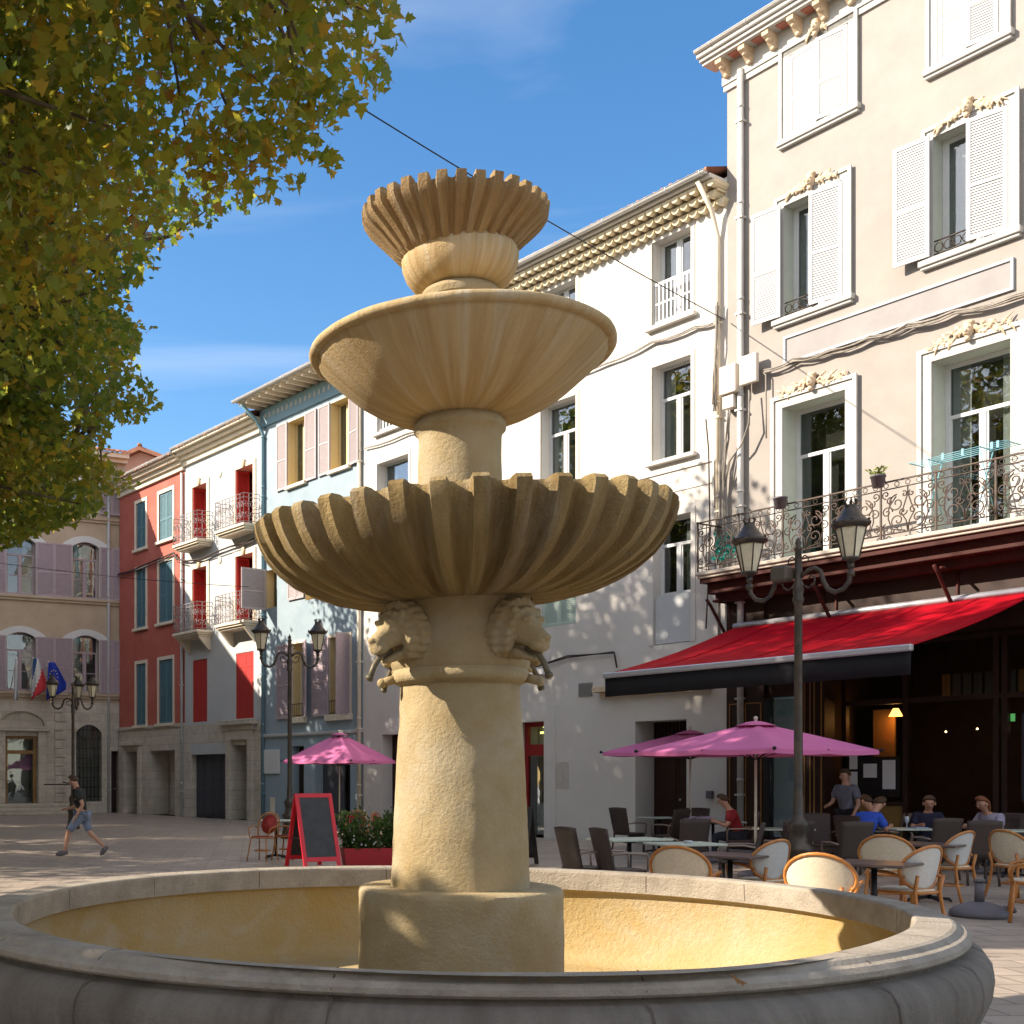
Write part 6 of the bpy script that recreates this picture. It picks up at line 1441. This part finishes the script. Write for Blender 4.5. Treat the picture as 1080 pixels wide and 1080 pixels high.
tree('plane tree farthest back, behind the other crowns at the left', -11.0, 38.5, 9.8, (5.6, 4.2, 3.9), 26000, .20, 200, 3, yellow=.3)
tree('plane tree beside the viewer at the near left of the fountain', -8.2, 4.2, 6.6, (4.6, 4.2, 3.6), 26000, .19, 200, 4, yellow=.4)
tree('plane tree at the far left side of the square, outside the picture', -18, 25.5, 8.8, (5.4, 7.4, 4.6), 21000, .21, 170, 6, yellow=.35)
tree('plane tree at the near left side of the square, outside the picture', -18, 12.5, 8.2, (5.4, 4.6, 4.2), 22000, .21, 150, 7, yellow=.35)
tree('plane tree at the left rear of the square, outside the picture', -20, 34.8, 8.8, (4.4, 3.6, 4.4), 24000, .21, 150, 8, yellow=.35)
# shrub trough
t = thing('planter', 'red trough of leafy green shrubs between the chalkboard and the fountain column', 'planter', gnd(392, 21.4), R(8))
mb = MB(); mb.add([(-.5, -.16, 0), (.5, -.16, 0), (.5, .16, 0), (-.5, .16, 0), (-.55, -.2, .32), (.55, -.2, .32), (.55, .2, .32), (-.55, .2, .32), (-.5, -.16, .28), (.5, -.16, .28), (.5, .16, .28), (-.5, .16, .28)], [(0, 1, 2, 3), (0, 1, 5, 4), (1, 2, 6, 5), (2, 3, 7, 6), (3, 0, 4, 7), (8, 9, 10, 11), (4, 5, 9, 8), (5, 6, 10, 9), (6, 7, 11, 10), (7, 4, 8, 11)], False)
mb.build('trough', mat('red_trough', (.38, .02, .03), .5), t)
rs = np.random.RandomState(12); P = []; mb = MB()
for k in range(26):
    b = np.array([rs.uniform(-.5, .5), rs.uniform(-.12, .12), .28]); e_ = b+np.array([rs.normal()*.16, rs.normal()*.14, rs.uniform(.25, .68)]); mb.tube([tuple(b), tuple((b+e_)/2+(0, 0, .04)), tuple(e_)], [.01, .008, .004], 5)
    for j in range(75): u_ = rs.uniform(.15, 1.05); P.append(b+(e_-b)*u_+rs.normal(size=3)*.07)
mb.build('stems', M['bark'], t); leafmesh('leaves', np.array(P), .5, .10, M['shrub'], t, simple=True)
mb = MB(); 
for k in range(9):
    x, y, z = rs.uniform(-.5, .1), -.2, rs.uniform(.35, .6); mb.ball((x, y, z), .018, 7, 5)
mb.build('flowers', M['white_p'], t)

# ------------------------------------------------------------------ people
def person(label, pos, rz, J, shirt, pants, hair, skin=None, sleeve=True, shorts=False, hairlong=False, shoes=None):
    t = thing('person', label, 'person', pos, rz); skin = skin or M['skin']
    V = {k: Vector(v) for k, v in J.items()}
    edges = [('pelvis', 'waist'), ('waist', 'chest'), ('chest', 'neck'), ('neck', 'head0'), ('head0', 'head1'), ('head1', 'head2')]
    rad = {'pelvis': .125, 'waist': .115, 'chest': .14, 'neck': .055, 'head0': .065, 'head1': .088, 'head2': .072}
    for s_ in 'LR':
        edges += [('chest', 'sh'+s_), ('sh'+s_, 'el'+s_), ('el'+s_, 'wr'+s_), ('wr'+s_, 'pa'+s_), ('pelvis', 'hi'+s_), ('hi'+s_, 'kn'+s_), ('kn'+s_, 'an'+s_), ('an'+s_, 'to'+s_)]
        rad.update({'sh'+s_: .062, 'el'+s_: .042, 'wr'+s_: .027, 'pa'+s_: .03, 'hi'+s_: .092, 'kn'+s_: .058, 'an'+s_: .037, 'to'+s_: .032})
        d = (V['pa'+s_]-V['wr'+s_]).normalized(); side = d.cross(Vector((0, 1, .2))).normalized()
        for k in range(4):
            a = V['pa'+s_]+side*(k-1.5)*.018; ln = (.06, .075, .07, .055)[k]
            V[f'f{s_}{k}a'] = a+d*.03; V[f'f{s_}{k}b'] = a+d*(.03+ln*.5)+Vector((0, 0, -.008)); V[f'f{s_}{k}c'] = a+d*(.02+ln)+Vector((0, 0, -.025))
            edges += [('pa'+s_, f'f{s_}{k}a'), (f'f{s_}{k}a', f'f{s_}{k}b'), (f'f{s_}{k}b', f'f{s_}{k}c')]; rad.update({f'f{s_}{k}a': .010, f'f{s_}{k}b': .009, f'f{s_}{k}c': .008})
        V['t'+s_] = V['wr'+s_]+d*.03+side*.045; V['u'+s_] = V['wr'+s_]+d*.07+side*.055
        edges += [('wr'+s_, 't'+s_), ('t'+s_, 'u'+s_)]; rad['t'+s_] = .012; rad['u'+s_] = .010
    def skinobj(name, eds, m_, scale=1.0, add=0.0, root='pelvis', parent=t, sub=2, rr=None):
        keys = sorted({k for e_ in eds for k in e_}, key=lambda k: (k != root, k)); ix = {k: i for i, k in enumerate(keys)}
        me = bpy.data.meshes.new(name); me.from_pydata([V[k] for k in keys], [(ix[a], ix[b]) for a, b in eds], []); me.materials.append(m_)
        o_ = bpy.data.objects.new(name, me); COL.objects.link(o_); o_.parent = parent
        sk = o_.modifiers.new('skin', 'SKIN'); sk.use_smooth_shade = True
        for i, k in enumerate(keys): r_ = (rr or {}).get(k, rad.get(k, .03))*scale+add; me.skin_vertices[0].data[i].radius = (r_, r_*(.8 if k in ('pelvis', 'waist', 'chest') else 1)); me.skin_vertices[0].data[i].use_root = (i == 0)
        sb = o_.modifiers.new('sub', 'SUBSURF'); sb.levels = sub; sb.render_levels = sub
        return o_
    body = skinobj('body', edges, skin)
    up = [('waist', 'chest'), ('pelvis', 'waist')]; V['collar'] = V['chest']*.35+V['neck']*.65; rad['collar'] = .075; up.append(('chest', 'collar'))
    for s_ in 'LR':
        V['sl'+s_] = V['sh'+s_]*.25+V['el'+s_]*.75; rad['sl'+s_] = .052; up += [('chest', 'sh'+s_), ('sh'+s_, 'sl'+s_)]
    skinobj('shirt', up, shirt, 1.0, .024, 'pelvis')
    lo = []
    for s_ in 'LR':
        lo += [('pelvis', 'hi'+s_), ('hi'+s_, 'kn'+s_)]
        if not shorts: lo.append(('kn'+s_, 'an'+s_))
    rad2 = dict(rad); skinobj('shorts' if shorts else 'trousers', lo, pants, 1.0, .022, 'pelvis')
    for s_ in 'LR':
        q = MB(); a, b = V['an'+s_], V['to'+s_]; d = (b-a); d.z = min(d.z, 0); f_ = d.normalized(); heel = a-f_*.06+Vector((0, 0, -.03))
        q.tube([heel, a+Vector((0, 0, -.02))+f_*.04, b, b+f_*.05], [.042, .052, .046, .02], 10); q.build('shoe', shoes or M['pot'], t)
    h0, h1, h2 = V['head0'], V['head1'], V['head2']; upv = (h2-h0).normalized(); fw = Vector(J.get('face', (0, 1, 0))).normalized(); sd_ = upv.cross(fw).normalized()
    q = MB(); c = h1+upv*.015
    q.tube([c+fw*.085-upv*.03, c+fw*.108-upv*.045, c+fw*.088-upv*.055], [.012, .016, .013], 8); q.build('nose', skin, t)
    for sg in (-1, 1): q = MB(); q.ball(tuple(c+fw*.079+sd_*.033*sg-upv*.01), .009, 8, 6); q.build('eye', M['pot'], t); q = MB(); q.ball(tuple(c+sd_*.09*sg-upv*.03), (.016, .022, .03), 8, 6); q.build('ear', skin, t)
    q = MB(); q.tube([c+fw*.085-sd_*.025-upv*.078, c+fw*.09-upv*.08, c+fw*.085+sd_*.025-upv*.078], .007, 6); q.build('mouth', mat('lips', (.35, .13, .10), .5) if 'lips' not in bpy.data.materials else bpy.data.materials['lips'], t)
    q = MB(); vs0 = len(q.v); q.ball((0, 0, 0), (.102, .108, .112), 18, 14)
    Mx = Matrix((sd_, fw, upv)).transposed().to_4x4(); Mx.translation = c+upv*.02-fw*.012
    P2 = []
    for (x, y, z) in q.v:
        if y > .02 and z < .045: y, z = y*.35-.0, z
        elif y > .03: y = .03+(y-.03)*.72
        if z < -.04 and not hairlong: x *= .75; z = -.04+(z+.04)*.2; y = min(y, -.01)
        if hairlong and z < 0: z *= 2.2; y = min(y, -.0)-.02
        P2.append(tuple(Mx @ Vector((x, y, z))))
    q.v = P2; q.build('hair', hair, t)
    return t
def cloth(n, c): return mat(n, c, .85, tuple(v*.75 for v in c), 12, .5, .2, 60)
brown_h = mat('brown_hair', (.06, .03, .015), .7); grey_h = mat('grey_hair', (.25, .22, .2), .7); red_h = mat('auburn_hair', (.20, .07, .03), .7)
# walking person on the left, striding to the left with the head bent
walk = dict(pelvis=(0, 0, .86), waist=(0, .03, .98), chest=(0, .07, 1.20), neck=(0, .12, 1.38), head0=(0, .15, 1.43), head1=(0, .19, 1.50), head2=(0, .22, 1.57), face=(0, 1, -.25),
    shL=(-.17, .07, 1.28), elL=(-.21, -.08, 1.05), wrL=(-.20, .04, .84), paL=(-.20, .08, .78), shR=(.17, .07, 1.28), elR=(.22, .14, 1.03), wrR=(.19, .33, .96), paR=(.18, .40, .95),
    hiL=(-.09, 0, .82), knL=(-.09, .26, .50), anL=(-.09, .34, .10), toL=(-.09, .48, .05), hiR=(.09, 0, .82), knR=(.09, -.12, .47), anR=(.09, -.45, .18), toR=(.09, -.37, .06))
person('person in dark top and blue denim shorts striding across the square at the left', gnd(87, 23.8), R(80), walk, cloth('dark_top', (.02, .022, .02)), cloth('denim', (.20, .25, .34)), brown_h, shorts=True)
def seated(lean=.1, arm=.3, h=0):
    return dict(pelvis=(0, 0, .50), waist=(0, .02+lean*.3, .62), chest=(0, .02+lean, .84), neck=(0, .04+lean*1.5, 1.03), head0=(0, .07+lean*1.6, 1.08), head1=(0, .10+lean*1.75, 1.15), head2=(0, .10+lean*1.9, 1.23), face=(0, 1, -.2),
    shL=(-.18, .02+lean, .93), elL=(-.25, .12+lean, .70), wrL=(-.18, .33+lean, .78), paL=(-.16, .40+lean, .785), shR=(.18, .02+lean, .93), elR=(.25, .12+lean, .70), wrR=(.17, .33+lean, .78), paR=(.15, .40+lean, .785),
    hiL=(-.10, .03, .50), knL=(-.13, .44, .50), anL=(-.13, .44, .09), toL=(-.13, .58, .04), hiR=(.10, .03, .50), knR=(.13, .44, .50), anR=(.13, .40, .09), toR=(.13, .54, .04))
def seat_under(label, x, y, rz): r_ = dup(protos['wk'], label, (x, y, 0), rz); return r_
def sit(label, px, Y, rz, shirt, hair, lean=.1, hl=False, pants=None):
    p = gnd(px, Y); person(label, p, R(rz), seated(lean), shirt, pants or cloth('dark_trousers', (.02, .022, .035)), hair, hairlong=hl)
    seat_under('wicker armchair occupied by the '+' '.join(label.split()[:6]).replace('person', 'person'), p[0], p[1], R(rz))
sit('person in a red shirt seated left of the front parasol pole', 781, 21.8, 70, cloth('red_shirt', (.28, .015, .02)), brown_h, .12)
sit('person in a bright blue shirt leaning over a table under the awning', 905, 19.6, -60, cloth('blue_shirt', (.03, .10, .55)), brown_h, .28)
sit('person in dark clothes facing us behind the cluttered table', 977, 20.6, 160, cloth('navy_top', (.02, .022, .05)), brown_h, .10)
sit('long haired person in pale top seated at the right edge of the terrace', 1052, 19.9, 110, cloth('lilac_top', (.35, .32, .42)), red_h, .15, True)
sit('person in a dark jacket sitting deepest under the awning behind the blue shirt', 932, 20.8, 60, cloth('dark_jacket', (.03, .028, .03)), brown_h, .1)
stand = dict(pelvis=(0, 0, .92), waist=(0, 0, 1.05), chest=(0, .02, 1.30), neck=(0, .03, 1.48), head0=(0, .04, 1.53), head1=(0, .06, 1.61), head2=(0, .06, 1.69), face=(0, 1, 0),
    shL=(-.18, .02, 1.38), elL=(-.24, .0, 1.10), wrL=(-.22, .12, .90), paL=(-.21, .15, .84), shR=(.18, .02, 1.38), elR=(.25, .05, 1.12), wrR=(.20, .28, 1.06), paR=(.18, .35, 1.06),
    hiL=(-.10, 0, .90), knL=(-.11, .03, .49), anL=(-.11, 0, .09), toL=(-.12, .14, .04), hiR=(.10, 0, .90), knR=(.11, .03, .49), anR=(.11, 0, .09), toR=(.12, .14, .04))
person('person in a grey shirt standing by the pinned menus under the awning', gnd(893, 22.2), R(120), stand, cloth('grey_shirt', (.16, .16, .20)), cloth('black_trousers', (.015, .015, .02)), brown_h)

lf = leafmesh('fallen_leaf', np.array([[1.93, 4.79, RZ+.012]]), 1.0, .07, M['leaf']); tag(lf, 'single brown dead leaf lying on the near rim of the fountain basin', 'leaf')
# ------------------------------------------------------------------ overhead wires
def wire(label, a, b, sag, r=.012, n=24):
    a, b = Vector(a), Vector(b); mb = MB(); mb.tube([(a+(b-a)*i/n)-Vector((0, 0, sag*4*(i/n)*(1-i/n))) for i in range(n+1)], r, 5)
    o_ = mb.build('overhead_wire', M['black']); tag(o_, label, 'wire'); return o_
e1 = FG.pt(.02, .12); ez = HC+(HY-337)/FP*e1.y
wire('black wire slung from the tree to the corner of the grey pink building', at(250, 31, 17.0), (e1.x, e1.y, ez), .12)
p0 = Vector((*lp(126), 0)); 
wire('thin pale wire crossing the fronts of the town hall and the red and pale houses', at(-40, 588, 40), at(262, 619, 39.5), .12, .01)
